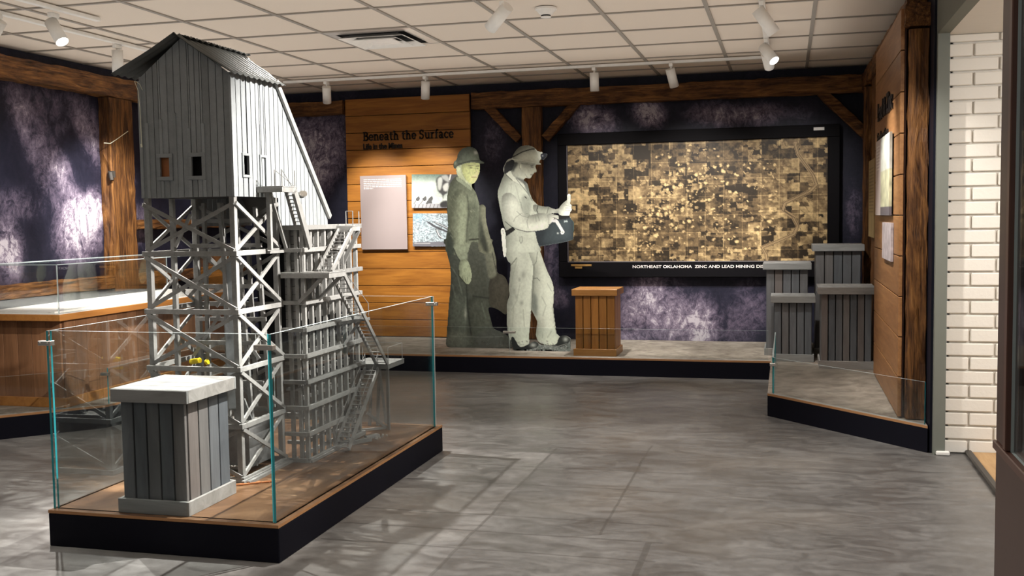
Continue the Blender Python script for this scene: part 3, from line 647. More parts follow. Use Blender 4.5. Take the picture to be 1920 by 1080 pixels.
A.c = np.where(q < .5, c0+(c1-c0)*q*2, c1+(c2-c1)*(q-.5)*2)
riv = [(423, 10), (428, 30), (440, 48), (455, 70), (461, 88), (450, 100), (425, 112), (405, 122), (402, 135), (420, 148), (428, 165), (422, 180), (395, 192), (365, 205), (372, 218), (374, 232)]
A.line(riv, 7.0, (.40, .28, .15), .9); A.line([(x+2.5, y+1) for x, y in riv], 1.1, (.06, .04, .02)); A.line([(x-2.5, y-1) for x, y in riv], 1.1, (.07, .045, .025), .9)
for i in range(26):
    x, y = rng.rand()*120+(0 if i % 2 else 340), rng.rand()*230; pts = [(x, y)]
    for j in range(6): x += rng.randn()*5; y += rng.rand()*7; pts.append((x, y))
    A.line(pts, 1.0, (.05, .03, .015), .7)
A.mesh('aerial_photograph', lambda a, b: np.stack([ix0+(ix1-ix0)*a/480, np.full_like(a, 9.02), iz1-(iz1-iz0)*b/230], -1), M['print'], mp, thick=.01)
textmesh('title_word', 'NORTHEAST OKLAHOMA  ZINC AND LEAD MINING DISTRICT', .034, 1.235, (-1.297, 8.998, .780), (1, 0, 0), (0, 0, 1), .002, M['caption'], mp, .0005)
MB().box(-1.845, 8.994, .797, -1.66, 9.0, .815).box(-1.81, 8.994, .775, -1.745, 9.0, .793).build('brass_label', M['brass'], mp, bevel=.002)
MB().box(.215, 8.997, 1.917, .30, 9.0, 1.942).build('paper_tag', M['caption'], mp)

# ================================================================== CRATES
def slatted(name, label, cat, x0, x1, y0, y1, z0, h, nf, ns, mats, flz=.055, cap=.05, group=None, over=.014, gap=.0065, inner=None):
    """open slat crate with flat cap and base moulding; x,y = outer cap footprint"""
    t_ = thing(name, label, cat, ((x0+x1)/2, (y0+y1)/2, z0), group); mz, mh, mt = mats; b = over+.010; th = .016
    ax, bx, ay, by = x0+b, x1-b, y0+b, y1-b; zt = z0+h-cap
    w = (bx-ax)/nf
    for i in range(nf): MB().box(ax+i*w+gap/2, ay, z0+.001, ax+(i+1)*w-gap/2, ay+th, zt).build('slat', mz, t_, bevel=.0015)
    w = (by-ay-.002-th)/ns
    for i in range(ns): MB().box(bx-th, ay+th+.001+i*w+gap/2, z0+.001, bx, ay+th+.001+(i+1)*w-gap/2, zt).build('slat', mz, t_, bevel=.0015)
    mb = MB(); mb.box(ax, ay+th+.001, z0+.001, ax+th, by, zt); mb.box(ax+th+.001, by-th, z0+.001, bx-th-.001, by, zt); mb.build('rear_boards', mz, t_)
    if inner: MB().box(ax+th+.012, ay+th+.012, z0+.001, bx-th-.012, by-th-.012, zt-.01).build('lining', inner, t_)
    mb = MB(); f = over*.35
    mb.box(ax-f, ay-f-.012, z0, bx+f, ay-f, z0+flz); mb.box(ax-f, by+f, z0, bx+f, by+f+.012, z0+flz); mb.box(bx+f-.003, ay-f-.012, z0, bx+f+.009, by+f+.012, z0+flz-.0005); mb.box(ax-f-.009, ay-f-.012, z0, ax-f+.003, by+f+.012, z0+flz-.0005)
    mb.build('base_moulding', mh, t_, bevel=.0015)
    mb = MB(); mb.box(x0, y0, zt, x1, y0+.012, z0+h-.001); mb.box(x0, y1-.012, zt, x1, y1, z0+h-.001); mb.box(x0, y0+.012, zt, x0+.012, y1-.012, z0+h-.001); mb.box(x1-.012, y0+.012, zt, x1, y1-.012, z0+h-.001)
    mb.build('cap_rim', mh, t_, bevel=.0015)
    n = max(3, int(round((y1-y0)/.085))); w = (y1-y0)/n; mb = MB()
    for i in range(n): mb.box(x0+.0005, y0+.0005+i*w+.0015, z0+h-.018, x1-.0005, y0-.0005+(i+1)*w-.0015, z0+h)
    mb.build('cap_boards', mt, t_, bevel=.001); return t_
G = (M['gz'], M['gx'], M['gcap'])
slatted('crate_pedestal', 'grey slatted crate pedestal inside the glass enclosure in front of the tower', 'crate', -2.463, -2.138, 3.348, 3.705, .14, .475, 5, 4, G, inner=M['dark'])
PG = 'grey slatted crates stacked up at the back right corner'
slatted('crate_pedestal', 'second tallest grey slatted crate, at the left rear of the right-hand group', 'crate', -.175, .185, 8.20, 8.52, .14, .715, 5, 4, G, group=PG, inner=M['dark'])
slatted('crate_pedestal', 'tallest grey slatted crate, at the right rear of the right-hand group', 'crate', .192, .572, 8.26, 8.62, .14, .852, 5, 4, G, group=PG, inner=M['dark'])
slatted('crate_pedestal', 'lowest and narrowest grey slatted crate at the front left of the right-hand group', 'crate', -.112, .207, 7.87, 8.17, .14, .487, 5, 4, G, group=PG)
slatted('crate_pedestal', 'widest dark grey slatted crate in front, beside the right wall panel', 'crate', .213, .600, 7.55, 7.94, .14, .575, 7, 5, G, group=PG)
slatted('crate_pedestal', 'orange slatted crate pedestal standing right of the miner cutouts', 'crate', -1.632, -1.272, 7.965, 8.30, .14, .525, 5, 5, (M['crateo'], M['crateoh'], M['crateoh']), over=.012, gap=.006)
# black filler box behind / beside the crates
# ================================================================== LEFT CABINET
cb = thing('display_cabinet', 'long wooden plank cabinet with white top and clear glass case along the left wall', 'display cabinet', (-4.45, 6.2, .14))
cx0, cx1, cy0, cy1 = -4.70, -4.175, 5.255, 7.20
MB().box(cx0+.02, cy0+.02, .14, cx1-.02, cy1-.02, .66).build('carcass', M['dark'], cb)
mb = MB(); w = .102; x = cx0
while x < cx1-.02: mb.box(x+.001, cy0, .14, min(x+w, cx1)-.001, cy0+.018, .663); x += w
y = cy0+.019
while y < cy1-.02: mb.box(cx1-.018, y+.001, .14, cx1, min(y+w, cy1)-.001, .663); y += w
mb.build('plank_cladding', M['plyz'], cb, bevel=.0015)
mb = MB(); mb.box(cx0, cy0-.016, .14, cx1+.016, cy0-.0005, .198); mb.box(cx1+.0005, cy0-.0005, .14, cx1+.016, cy1, .198); mb.build('base_moulding', M['slab'], cb, bevel=.002)
MB().box(-4.79, 5.20, .664, -4.145, 7.22, .703).build('top_slab', M['slab'], cb, bevel=.002)
MB().box(-4.785, 5.205, .7035, -4.15, 7.215, .706).build('white_top', M['white'], cb)
def pane(x0, y0, z0, x1, y1, z1, parent, name='glass_panel', edge='glassedge', top='palegedge', face='glass'):
    mb = MB(); dx, dy = abs(x1-x0), abs(y1-y0); thinx = dx < dy
    # faces: bottom, top, -y, +x, +y, -x
    mi = [2, 2, 1, 0, 1, 0] if thinx else [2, 2, 0, 1, 0, 1]
    mb.box(x0, y0, z0, x1, y1, z1, mi=mi); o = mb.build(name, [M[face], M[edge], M[top]], parent); return o
vt = cb
gz = .995
pane(-4.72, 5.225, .7065, -4.175, 5.230, gz, vt, edge='palegedge', face='glassc'); pane(-4.170, 5.225, .7065, -4.165, 7.19, gz, vt, edge='palegedge', face='glassc'); pane(-4.725, 5.225, .7065, -4.72, 7.19, gz, vt, edge='palegedge', face='glassc')
MB().box(-4.72, 5.231, gz+.0005, -4.171, 7.19, gz+.005, mi=[0, 0, 1, 1, 1, 1]).build('glass_panel', [M['glassc'], M['palegedge']], vt)
MB().box(-4.72, 5.25, .7062, -4.22, 7.18, .716).build('display_mat', M['white'], cb)

# ================================================================== GLASS RAILS ON THE PLATFORM
def clamp(p, w=.05, horiz='x', parent=None):
    mb = MB(); x, y, z = p
    if horiz == 'x': mb.box(x-w/2, y-.014, z-.009, x+w/2, y+.014, z+.009)
    else: mb.box(x-.014, y-w/2, z-.009, x+.014, y+w/2, z+.009)
    mb.cyl((x-w*.3, y-.016, z), (x-w*.3, y-.013, z), .004, 8); mb.cyl((x+w*.3, y-.016, z), (x+w*.3, y-.013, z), .004, 8)
    return mb.build('clamp', M['steel'], parent, bevel=.002)
gr = thing('glass_rail', 'low clear glass rail along the front of the back platform', 'glass rail', (-2, 7.95, .14))
pane(-3.92, 7.945, .14, -2.142, 7.955, .36, gr, edge='palegedge'); pane(-2.136, 7.945, .14, -.130, 7.955, .36, gr, edge='palegedge'); clamp((-2.139, 7.95, .322), .10, 'x', gr)
gr = thing('glass_rail', 'low clear glass rail round the right-hand platform beside the white brick', 'glass rail', (.2, 6.0, .14))
pane(-.082, 6.47, .14, -.074, 7.85, .36, gr)
mb = MB(); mb.prism([(-.078, 6.455), (.688, 5.635), (.694, 5.641), (-.072, 6.461)], 'z', .14, .36)
o = mb.build('glass_panel', [M['glass'], M['glassedge'], M['palegedge']], gr)
for p_ in o.data.polygons:
    n_ = p_.normal
    p_.material_index = 2 if abs(n_.z) > .5 else (0 if p_.area > .05 else 1)
clamp((-.074, 6.455, .318), .045, 'x', gr)
gr = thing('glass_rail', 'low clear glass rail on the left platform in front of the plank cabinet', 'glass rail', (-4.1, 5.3, .14))
mb = MB(); mb.prism([(-5.05, 4.33), (-4.005, 5.385), (-4.011, 5.391), (-5.056, 4.336)], 'z', .14, .36)
o = mb.build('glass_panel', [M['glass'], M['glassedge'], M['palegedge']], gr)
for p_ in o.data.polygons: p_.material_index = 2 if abs(p_.normal.z) > .5 else (0 if p_.area > .05 else 1)
pane(-3.998, 5.415, .14, -3.990, 7.85, .36, gr); clamp((-4.0, 5.40, .325), .05, 'x', gr)

# ================================================================== CENTRAL PLINTH + GLASS ENCLOSURE
pl = thing('display_plinth', 'low black plinth with stained wood top carrying the mine tower model', 'plinth', (-2.25, 4.24, 0))
MB().box(-2.742, 3.325, 0, -1.768, 5.17, .128).build('skirt', M['black'], pl, bevel=.003)
MB().box(-2.742, 3.325, .1285, -1.768, 5.17, .14, mi=[0, 1, 0, 0, 0, 0]).build('wood_deck', [M['deckedge'], M['deck']], pl)
ge = thing('glass_enclosure', 'clear glass enclosure with teal edges around the tower plinth', 'glass enclosure', (-2.25, 4.24, .14))
GT = .83
pane(-2.722, 3.355, .14, -1.805, 3.365, GT, ge); pane(-1.798, 3.350, .14, -1.788, 5.115, GT, ge); pane(-2.736, 3.350, .14, -2.726, 5.115, GT, ge); pane(-2.722, 5.120, .14, -1.788, 5.130, GT, ge, edge='palegedge')
clamp((-2.745, 3.36, .782), .055, 'x', ge); clamp((-1.815, 3.352, .782), .075, 'x', ge); clamp((-1.795, 5.12, .79), .06, 'x', ge)
clamp((-2.73, 5.12, .79), .06, 'x', ge)

# ================================================================== MINE HEADFRAME MODEL
tw = thing('mine_headframe_model', 'tall grey wooden scale model of a mine headframe and ore bin with outside stairs', 'mine tower model', (-2.35, 4.3, .14))
X0, X1, Y0, Y1 = -2.632, -2.205, 3.854, 4.24
TWm = M['tw']
LV = [.152, .377, .618, .860, 1.104, 1.325]
ps = .024
for (x, y) in ((X0+ps/2, Y0+ps/2), (X1-ps/2, Y0+ps/2), (X0+ps/2, Y1-ps/2), (X1-ps/2, Y1-ps/2)):
    MB().beam((x, y, .14), (x, y, 1.34), ps, ps, (0, 1, 0)).build('post', TWm, tw, bevel=.0012)
MB().beam((X0+ps/2, (Y0+Y1)/2, .16), (X0+ps/2, (Y0+Y1)/2, 1.34), ps*.8, ps*.8, (0, 1, 0)).build('post', TWm, tw)
for i, z in enumerate(LV):
    if i == 5: break
    for y in (Y0-.004, Y1+.004): MB().beam((X0-.003, y, z), (X1+.003, y, z), .012, .021).build('cross_beam', TWm, tw, bevel=.001)
    for x in (X0-.004, X1+.004): MB().beam((x, Y0-.010, z), (x, Y1+.006, z), .012, .021).build('cross_beam', TWm, tw, bevel=.001)
for i in range(5):
    za, zb = LV[i]+.012, LV[i+1]-.012
    for y, d in ((Y0-.006, -1), (Y1+.006, 1)):
        MB().beam((X0+.004, y, zb), (X1-.004, y, za), .008, .016).build('brace', TWm, tw)
        MB().beam((X0+.004, y-d*.009, za), (X1-.004, y-d*.009, zb), .008, .016).build('brace', TWm, tw)
    for x, d in ((X0-.006, -1), (X1+.006, 1)):
        MB().beam((x, Y0+.004, zb), (x, Y1-.004, za), .008, .016).build('brace', TWm, tw)
        MB().beam((x-d*.009, Y0+.004, za), (x-d*.009, Y1-.004, zb), .008, .016).build('brace', TWm, tw)
# sill timbers lying on the deck under the tower
MB().beam((X1+.014, Y0-.03, .147), (X1+.014, Y1, .147), .014, .014).build('sill', TWm, tw); MB().beam((X1+.034, Y0-.02, .146), (X1+.03, Y1+.05, .146), .016, .012).build('sill', TWm, tw)
# inner chute, legs and hopper
MB().add([(-2.415, 4.10, 1.06), (-2.355, 4.10, 1.06), (-2.30, 4.02, .42), (-2.36, 4.02, .42), (-2.415, 4.112, 1.06), (-2.355, 4.112, 1.06), (-2.30, 4.032, .42), (-2.36, 4.032, .42)],
         [(0, 1, 2, 3), (7, 6, 5, 4), (0, 4, 5, 1), (1, 5, 6, 2), (2, 6, 7, 3), (3, 7, 4, 0)]).build('chute', M['tws'], tw)
for (xa, ya, za, xb, yb, zb) in ((-2.43, 4.12, 1.32, -2.31, 4.02, .16), (-2.36, 4.14, 1.25, -2.26, 4.06, .16), (-2.52, 4.14, 1.32, -2.50, 4.10, .16), (-2.46, 4.2, 1.32, -2.44, 4.16, .16), (-2.35, 4.22, 1.15, -2.32, 4.20, .4), (-2.30, 4.20, 1.3, -2.25, 4.2, .3)):
    MB().beam((xa, ya, za), (xb, yb, zb), .016, .016, (0, 1, 0)).build('inner_leg', TWm, tw)
for z, y in ((1.13, 4.12), (.95, 4.1), (.80, 4.14), (.70, 4.08), (.52, 4.1), (1.24, 4.15)):
    MB().beam((-2.58, y, z), (-2.24, y+.02, z), .012, .018).build('inner_rail', TWm, tw)
for (p_, q_) in (((-2.60, 4.12, .9), (-2.42, 4.16, 1.1)), ((-2.56, 4.08, .64), (-2.45, 4.12, .82)), ((-2.58, 4.0, 1.13), (-2.50, 4.0, 1.27)), ((-2.5, 4.1, 1.1), (-2.4, 4.15, .98)), ((-2.45, 4.1, .86), (-2.3, 4.1, 1.06)), ((-2.4, 4.14, .8), (-2.28, 4.16, .62)), ((-2.42, 4.1, .6), (-2.3, 4.12, .45))):
    MB().beam(p_, q_, .008, .014).build('inner_strut', TWm, tw)
mb = MB(); mb.box(-2.47, 4.00, .165, -2.262, 4.008, .36); mb.box(-2.262, 4.00, .165, -2.254, 4.20, .36); mb.box(-2.47, 4.008, .165, -2.462, 4.2, .36); mb.build('hopper', M['twin'], tw)
MB().beam((-2.475, 3.995, .365), (-2.25, 3.995, .365), .012, .014).beam((-2.249, 3.99, .365), (-2.249, 4.20, .365), .012, .014).beam((-2.475, 3.992, .166), (-2.25, 3.992, .166), .016, .012).build('hopper_rim', TWm, tw)
mb = MB()
for i in range(70):
    x = random.uniform(-2.45, -2.27); y = random.uniform(3.975, 3.992); r_ = random.uniform(.002, .0045); mb.box(x, y, .172, x+r_, y+r_, .172+r_*1.3)
o = mb.build('gravel', M['rubble'], tw); o['kind'] = 'stuff'
MB().box(-2.44, 4.02, .30, -2.28, 4.18, .352).build('ore_fill', M['rubble'], tw)
mb = MB(); mb.prism([(-2.345, .36), (-2.30, .46), (-2.262, .36)], 'y', 4.05, 4.06).build('hopper_gable', M['gcap'], tw)
mb = MB(); mb.cyl((-2.555, 4.05, .618), (-2.50, 4.03, .628), .012, 14).cyl((-2.475, 4.04, .618), (-2.465, 4.04, .622), .012, 14).cyl((-2.56, 4.05, .585), (-2.50, 4.05, .585), .010, 14).cyl((-2.475, 4.05, .585), (-2.455, 4.05, .588), .010, 14)
mb.build('yellow_pipe', M['yellow'], tw)

# ---- shed
shz, eav, pkx, pkz = 1.340, 1.840, -2.425, 1.998
def roofz(x): return eav+(pkz-eav)*(1-abs(x-pkx)/(X1-pkx)) if x > pkx else eav+(pkz-eav)*(1-(pkx-x)/(pkx-X0))
def board_front(mb, xa, xb, holes, y0, y1, zb=shz, zt=None):
    segs = [(zb, None)]
    for (hx0, hx1, hz0, hz1) in holes:
        if xb > hx0+.002 and xa < hx1-.002: segs = [(zb, hz0), (hz1, None)]
    for a, b in segs:
        ta, tb = (roofz(xa), roofz(xb)) if b is None else (b, b)
        poly = [(xa, a), (xb, a), (xb, tb)]+([(pkx, roofz(pkx))] if b is None and xa < pkx < xb else [])+[(xa, ta)]
        mb.prism(poly, 'y', y0, y1)
WF = [(-2.543, -2.499, 1.428, 1.508), (-2.394, -2.346, 1.428, 1.508)]
mb = MB(); n = 13; w = (X1-X0)/n
xs_ = sorted(set([X0+i*w for i in range(n+1)]+[h for q_ in WF for h in q_[:2]]))
for a, b in zip(xs_, xs_[1:]): board_front(mb, a+.0015, b-.0015, WF, Y0, Y0+.008)
sh_ = mb.build('front_siding', M['tws'], tw)
for i in range(1, n):
    x = X0+i*w-.006
    if i % 2 == 0 or i > 9: continue
    top = 1.60+.10*random.random(); m_ = MB(); parts = [(shz, top)]
    for (hx0, hx1, hz0, hz1) in WF:
        if hx0-.02 < x < hx1+.014: parts = [(shz, hz0-.018), (hz1+.016, top)]
    for a, b in parts: m_.box(x, Y0-.006, a, x+.013, Y0-.0003, b)
    m_.build('batten', M['tws'], sh_)
def wframe(parent, kind, u0, u1, z0, z1, c, s_=.016):
    mb = MB(); d = .006
    R_ = [(u0-s_, u1+s_, z1, z1+s_), (u0-s_, u1+s_, z0-s_, z0), (u0-s_, u0, z0, z1), (u1, u1+s_, z0, z1)]
    for a, b, e, f in R_:
        if kind == 'f': mb.box(a, c-d, e, b, c-.0002, f)
        else: mb.box(c+.0002, a, e, c+d, b, f)
    return mb.build('window_frame', M['tws'], parent, bevel=.0008)
for h in WF: wframe(sh_, 'f', *h, Y0)
# side siding (long face toward the stairs)
WS = (3.938, 3.982, 1.432, 1.512); DS = (4.088, 4.128, 1.382, 1.512); YE = 4.755; zE = 1.235; zL = 1.215
def topz(y): return eav+.008 if y < 4.235 else eav+.008+(zE-eav)*(y-4.235)/(YE-4.235)
mb = MB(); ys_ = sorted(set(list(np.arange(Y0, YE, .041))+[YE]+list(WS[:2])+list(DS[:2])))
for a, b in zip(ys_, ys_[1:]):
    if b-a < .006: continue
    zb = shz if b < 4.245 else zL; a_, b_ = a+.0024, b-.0024; segs = [(zb, None)]
    for h in (WS, DS):
        if b > h[0]+.001 and a < h[1]-.001: segs = [(zb, h[2]), (h[3], None)]
    for s0, s1 in segs:
        ta, tb = (topz(a_), topz(b_)) if s1 is None else (s1, s1)
        if ta-s0 > .002: mb.prism([(a_, s0), (b_, s0), (b_, max(tb, s0+.001)), (a_, ta)], 'x', X1-.008, X1, tone=.4+.2*random.random())
ss = mb.build('side_siding', M['tws'], tw)
wframe(ss, 's', *WS, X1, .011); wframe(ss, 's', DS[0], DS[1], DS[2], DS[3], X1, .011)
MB().box(X1-.007, DS[0]+.020, DS[2], X1-.003, DS[1], DS[3]).build('shed_door', M['tws'], ss)
mb = MB(); ys_ = list(np.arange(Y0, YE, .041))+[YE]
for a, b in zip(ys_, ys_[1:]):
    zb = shz if b < 4.245 else zL
    if topz(b)-zb > .003: mb.prism([(a+.0006, zb), (b-.0006, zb), (b-.0006, topz(b)), (a+.0006, topz(a))], 'x', X0, X0+.008)
mb.build('side_siding', M['tws'], tw)
MB().box(X0+.009, Y0+.009, shz+.001, X1-.009, Y1, shz+.006).build('shed_floor', M['dark'], tw)
MB().box(X0+.02, Y0+.045, shz+.01, X1-.03, 4.20, eav-.02).build('shed_shade_box', M['dark'], tw)  # black box added inside, stands in for shade behind windows and gaps
mb = MB()
for i in range(n):
    x = X0+(i+1)*w
    if i < n-1 and not any(h[0] < x < h[1] for h in WF): mb.prism([(x-.004, shz+.006), (x+.004, shz+.006), (x+.004, roofz(x)-.004), (x-.004, roofz(x)-.004)], 'y', Y0+.0082, Y0+.011)
for y in list(np.arange(Y0, YE, .041))[1:]:
    if not any(h[0] < y < h[1] for h in (WS, DS)): zb = shz+.006 if y < 4.245 else zL; mb.prism([(y-.004, zb), (y+.004, zb), (y+.004, topz(y)-.006), (y-.004, topz(y)-.006)], 'x', X1-.011, X1-.0082)
mb.build('joint_backing', M['dark'], tw)
MB().box(-2.56, Y0+.022, 1.40, -2.48, Y0+.028, 1.53).build('window_board', M['copper'], tw)
MB().box(X1-.004, Y0-.006, shz, X1+.006, Y0+.010, eav-.004).build('corner_board', M['tws'], tw); MB().box(X0-.004, Y0-.006, shz, X0+.010, Y0+.006, eav-.01).build('corner_board', M['tws'], tw)
# sloped rear roof with trim
def slp(y): return eav+.012+(zE-eav)*(y-4.235)/(YE-4.235)
mb = MB(); mb.prism([(4.235, slp(4.235)), (YE, slp(YE)), (YE, slp(YE)+.008), (4.235, slp(4.235)+.008)], 'x', X0-.01, X1+.004); mb.build('slope_roof', M['tin'], tw)
MB().beam((X1+.010, 4.235, slp(4.235)+.004), (X1+.010, YE+.005, slp(YE)+.004), .012, .026, tone=.9).build('slope_trim', M['tw'], tw)
MB().beam((X0-.016, 4.235, slp(4.235)+.004), (X0-.016, YE+.005, slp(YE)+.004), .012, .026).build('slope_trim', M['tw'], tw)
# corrugated roof, two slopes
def corr(xa, za, xb, zb, y0, y1a, y1b, name):
    nu, nv = 90, 10; vs = []; fs = []
    for j in range(nv+1):
        t_ = j/nv; ye = y1a+(y1b-y1a)*t_
        for i in range(nu+1):
            y = y0+(ye-y0)*i/nu; d = .0035*math.cos(2*PI*(y-y0)/.046)+.0008*math.sin(9*t_+y*40)
            vs.append((xa+(xb-xa)*t_, y, za+(zb-za)*t_+d-.004*math.sin(PI*t_)))
    m = nu+1; fs = [(j*m+i, j*m+i+1, (j+1)*m+i+1, (j+1)*m+i) for j in range(nv) for i in range(nu)]
    o = MB().add(vs, fs).build(name, M['tin'], tw, smooth=True); s_ = o.modifiers.new('thickness', 'SOLIDIFY'); s_.thickness = .002; return o
corr(pkx-.002, pkz+.011, -2.165, 1.838, 3.80, 4.36, 4.27, 'corrugated_roof'); corr(pkx+.002, pkz+.011, -2.725, 1.858, 3.80, 4.36, 4.30, 'corrugated_roof')
corr(pkx-.012, pkz+.018, pkx+.03, pkz+.004, 3.86, 4.385, 4.38, 'ridge_cap')
w = MB(); w.tube([onY(252, 152, 3.84), onY(259, 170, 3.84), onY(262, 200, 3.84), onY(264, 240, 3.84), onY(266, 272, 3.84)], .0013, 5).cyl(onY(265, 270, 3.84), onY(266, 276, 3.84), .004, 8); w.tube([onY(254, 152, 3.838), onY(262, 158, 3.838), onY(267, 169, 3.838)], .0011, 5)
w.build('twine', M['twine'], tw)

# ---- ore bin cribbing
XB = -2.082; YB1 = 4.872; bz = [.150, .270, .390, .508, .626, .745, .868, .988, 1.104, 1.205]
ibz = 1.20
for i, z in enumerate(bz):
    h_ = .020 if i < 9 else .022
    MB().beam((XB-.004, 4.232, z), (XB-.004, YB1+(.012 if i % 2 else 0), z), .014, h_).build('band', TWm, tw, bevel=.001)
    MB().beam((X1+.004, 4.238, z-.001), (XB-.0115, 4.238, z-.001), .014, h_*.9).build('band', TWm, tw, bevel=.001)
    MB().beam((X1-.2, 4.865, z), (XB-.0115, 4.865, z), .014, h_).build('band', TWm, tw)
for x in (X1+.035, X1+.075): MB().beam((x, 4.254, .145), (x, 4.254, ibz), .016, .016, (0, 1, 0)).build('stud', TWm, tw)
for k in range(9):
    y = 4.262+k*.0735; MB().beam((XB-.022, y, .145), (XB-.022, y, ibz), .018, .018, (0, 1, 0)).build('stud', TWm, tw)
mb = MB()
z = .16
while z < 1.20: mb.box(XB-.052, 4.275, z, XB-.044, 4.845, z+.036 if z > .74 else z+.018); z += .038 if z > .74 else .052
mb.build('bin_wall', M['tw'], tw); 
mb = MB(); z = .75
while z < 1.20: mb.box(X1+.006, 4.268, z, XB-.055, 4.274, z+.036); z += .038
mb.build('bin_wall', M['tw'], tw)
MB().box(X1-.15, 4.30, .60, XB-.10, 4.82, 1.19).build('bin_core', M['dark'], tw)
for y in (4.33, 4.47, 4.61, 4.75):
    for z in (.2, .33, .45, .57): MB().box(XB-.16, y, z, XB-.075, y+.018, z+.016).build('inner_tie', TWm, tw)
MB().box(X1-.004, 4.25, 1.196, XB, 4.86, 1.206).build('bin_deck', TWm, tw)
# landings and stairs
def landing(x0, y0, x1, y1, z, th=.022):
    mb = MB(); mb.box(x0, y0, z-th, x1, y0+.010, z); mb.box(x1-.010, y0+.010, z-th, x1, y1, z); n_ = max(2, int((y1-y0)/.03)); w_ = (y1-y0)/n_
    for i in range(n_): mb.box(x0, y0+i*w_+.001, z+.0003, x1+.002, y0+(i+1)*w_-.001, z+.004)
    return mb.build('landing', TWm, tw, bevel=.0008)
landing(X1+.004, 4.043, -2.082, 4.178, 1.381); landing(-2.13, 4.575, -1.995, 4.67, 1.205); landing(X1+.012, 4.215, -1.955, 4.385, 1.001); landing(-2.16, 4.885, -1.955, 5.115, .497)
def stairs(pa, pb, width, nst, pw=.007, rail=None, sh=.020):
    """pa lower, pb upper centre points, run along +/-Y; width along X"""
    pa, pb = Vector(pa), Vector(pb); st = MB()
    for s_ in (-1, 1): o_ = Vector((s_*width/2, 0, 0)); st.beam(pa+o_, pb+o_, pw, sh)
    so = st.build('staircase', TWm, tw)
    for k in range(nst):
        c_ = pa.lerp(pb, (k+.5)/nst); MB().box(c_.x-width/2+pw/2, c_.y-.007, c_.z-.0015, c_.x+width/2-pw/2, c_.y+.007, c_.z+.002).build('tread', TWm, so)
    if rail:
        m_ = MB()
        for s_ in rail:
            o_ = Vector((s_*width/2, 0, 0)); up = Vector((0, 0, .075)); m_.tube([pa+o_, pa+o_+up], .0022, 5); m_.tube([pb+o_, pb+o_+up], .0022, 5); m_.tube([pa+o_+up, pb+o_+up], .0016, 5); mid = (pa+pb)/2+o_; m_.tube([mid, mid+up], .0022, 5)
        m_.build('handrail', TWm, so)
    return so
stairs((-2.105, 4.26, 1.19), (-2.105, 4.165, 1.37), .045, 11, .009, None, .018)
stairs((-2.015, 4.30, 1.005), (-2.035, 4.60, 1.203), .068, 13, .009)
stairs((-1.992, 4.895, .50), (-1.992, 4.385, .99), .062, 24, .008, None, .02)
stairs((-2.035, 4.475, .153), (-2.045, 4.885, .478), .070, 18, .009, (-1, 1), .022)
br = lambda p_, q_, w_=.014, h_=.014, nm='landing_brace': MB().beam(p_, q_, w_, h_).build(nm, TWm, tw)
br((-2.078, 4.150, 1.36), (-2.078, 4.285, 1.115), .014, .034); br((-2.17, 4.10, 1.36), (-2.17, 4.235, 1.115)); 
MB().beam((X1+.028, 4.10, 1.11), (X1+.028, 4.10, 1.36), .018, .018, (0, 1, 0)).build('post', TWm, tw)
MB().beam((X1+.02, 4.10, 1.10), (X1+.02, 4.25, 1.10), .012, .012).build('landing_brace', TWm, tw)
br((-2.11, 4.225, .870), (-1.99, 4.225, .985), .012, .016); br((-2.085, 4.37, .87), (-1.965, 4.37, .985), .012, .016)
br((-2.09, 4.66, 1.02), (-2.0, 4.66, 1.185), .014, .018); br((-2.075, 4.62, .63), (-1.975, 4.66, .79), .012, .014); br((-2.075, 4.56, .74), (-1.955, 4.66, .757), .012, .014, 'cross_rail')
for x, y in ((-2.085, 5.09), (-2.005, 5.0), (-2.13, 5.09)): MB().beam((x-.02*(x < -2.05), y, .14), (x, y, .478), .014, .014, (0, 1, 0)).build('post', TWm, tw)
br((-2.09, 5.09, .48), (-2.06, 5.10, .15)); br((-2.09, 4.92, .24), (-2.02, 5.0, .15), .012, .014); br((-2.12, 4.92, .15), (-2.02, 5.0, .15), .012, .012, 'sill')
# rails on landings
m_ = MB()
def posts(pts, h_=.075, r_=.0025):
    for p_ in pts: MB().tube([p_, (p_[0], p_[1], p_[2]+h_)], r_, 5).build('rail_post', TWm, tw)
posts([(-2.12, 4.05, 1.385), (-2.086, 4.05, 1.385), (-2.086, 4.17, 1.385)], .07); MB().tube([(-2.12, 4.05, 1.455), (-2.086, 4.17, 1.385)], .0015, 5).build('rail_wire', TWm, tw); MB().tube([(-2.086, 4.05, 1.455), (-2.1, 4.17, 1.385)], .0015, 5).build('rail_wire', TWm, tw)
posts([(-2.03, 4.58, 1.209), (-1.995, 4.58, 1.209), (-2.0, 4.665, 1.209)], .068); MB().tube([(-2.03, 4.58, 1.277), (-1.995, 4.58, 1.277)], .0016, 5).build('rail_wire', TWm, tw)
posts([(-2.085, 4.22, 1.005), (-1.985, 4.225, 1.005), (-2.0, 4.23, 1.005), (-1.96, 4.38, 1.005), (-2.1, 4.222, 1.005)], .075)
posts([(-1.96, 4.9, .5), (-1.96, 5.1, .5), (-2.1, 5.1, .5), (-2.1, 4.9, .5)], .085); MB().tube([(-1.96, 4.9, .585), (-1.96, 5.1, .585), (-2.1, 5.1, .585)], .0014, 5).build('rail_wire', TWm, tw)
MB().tube([(-1.965, 4.40, 1.0), (-1.96, 4.66, .83), (-1.96, 4.66, .77)], .0016, 5).build('rail_wire', TWm, tw)
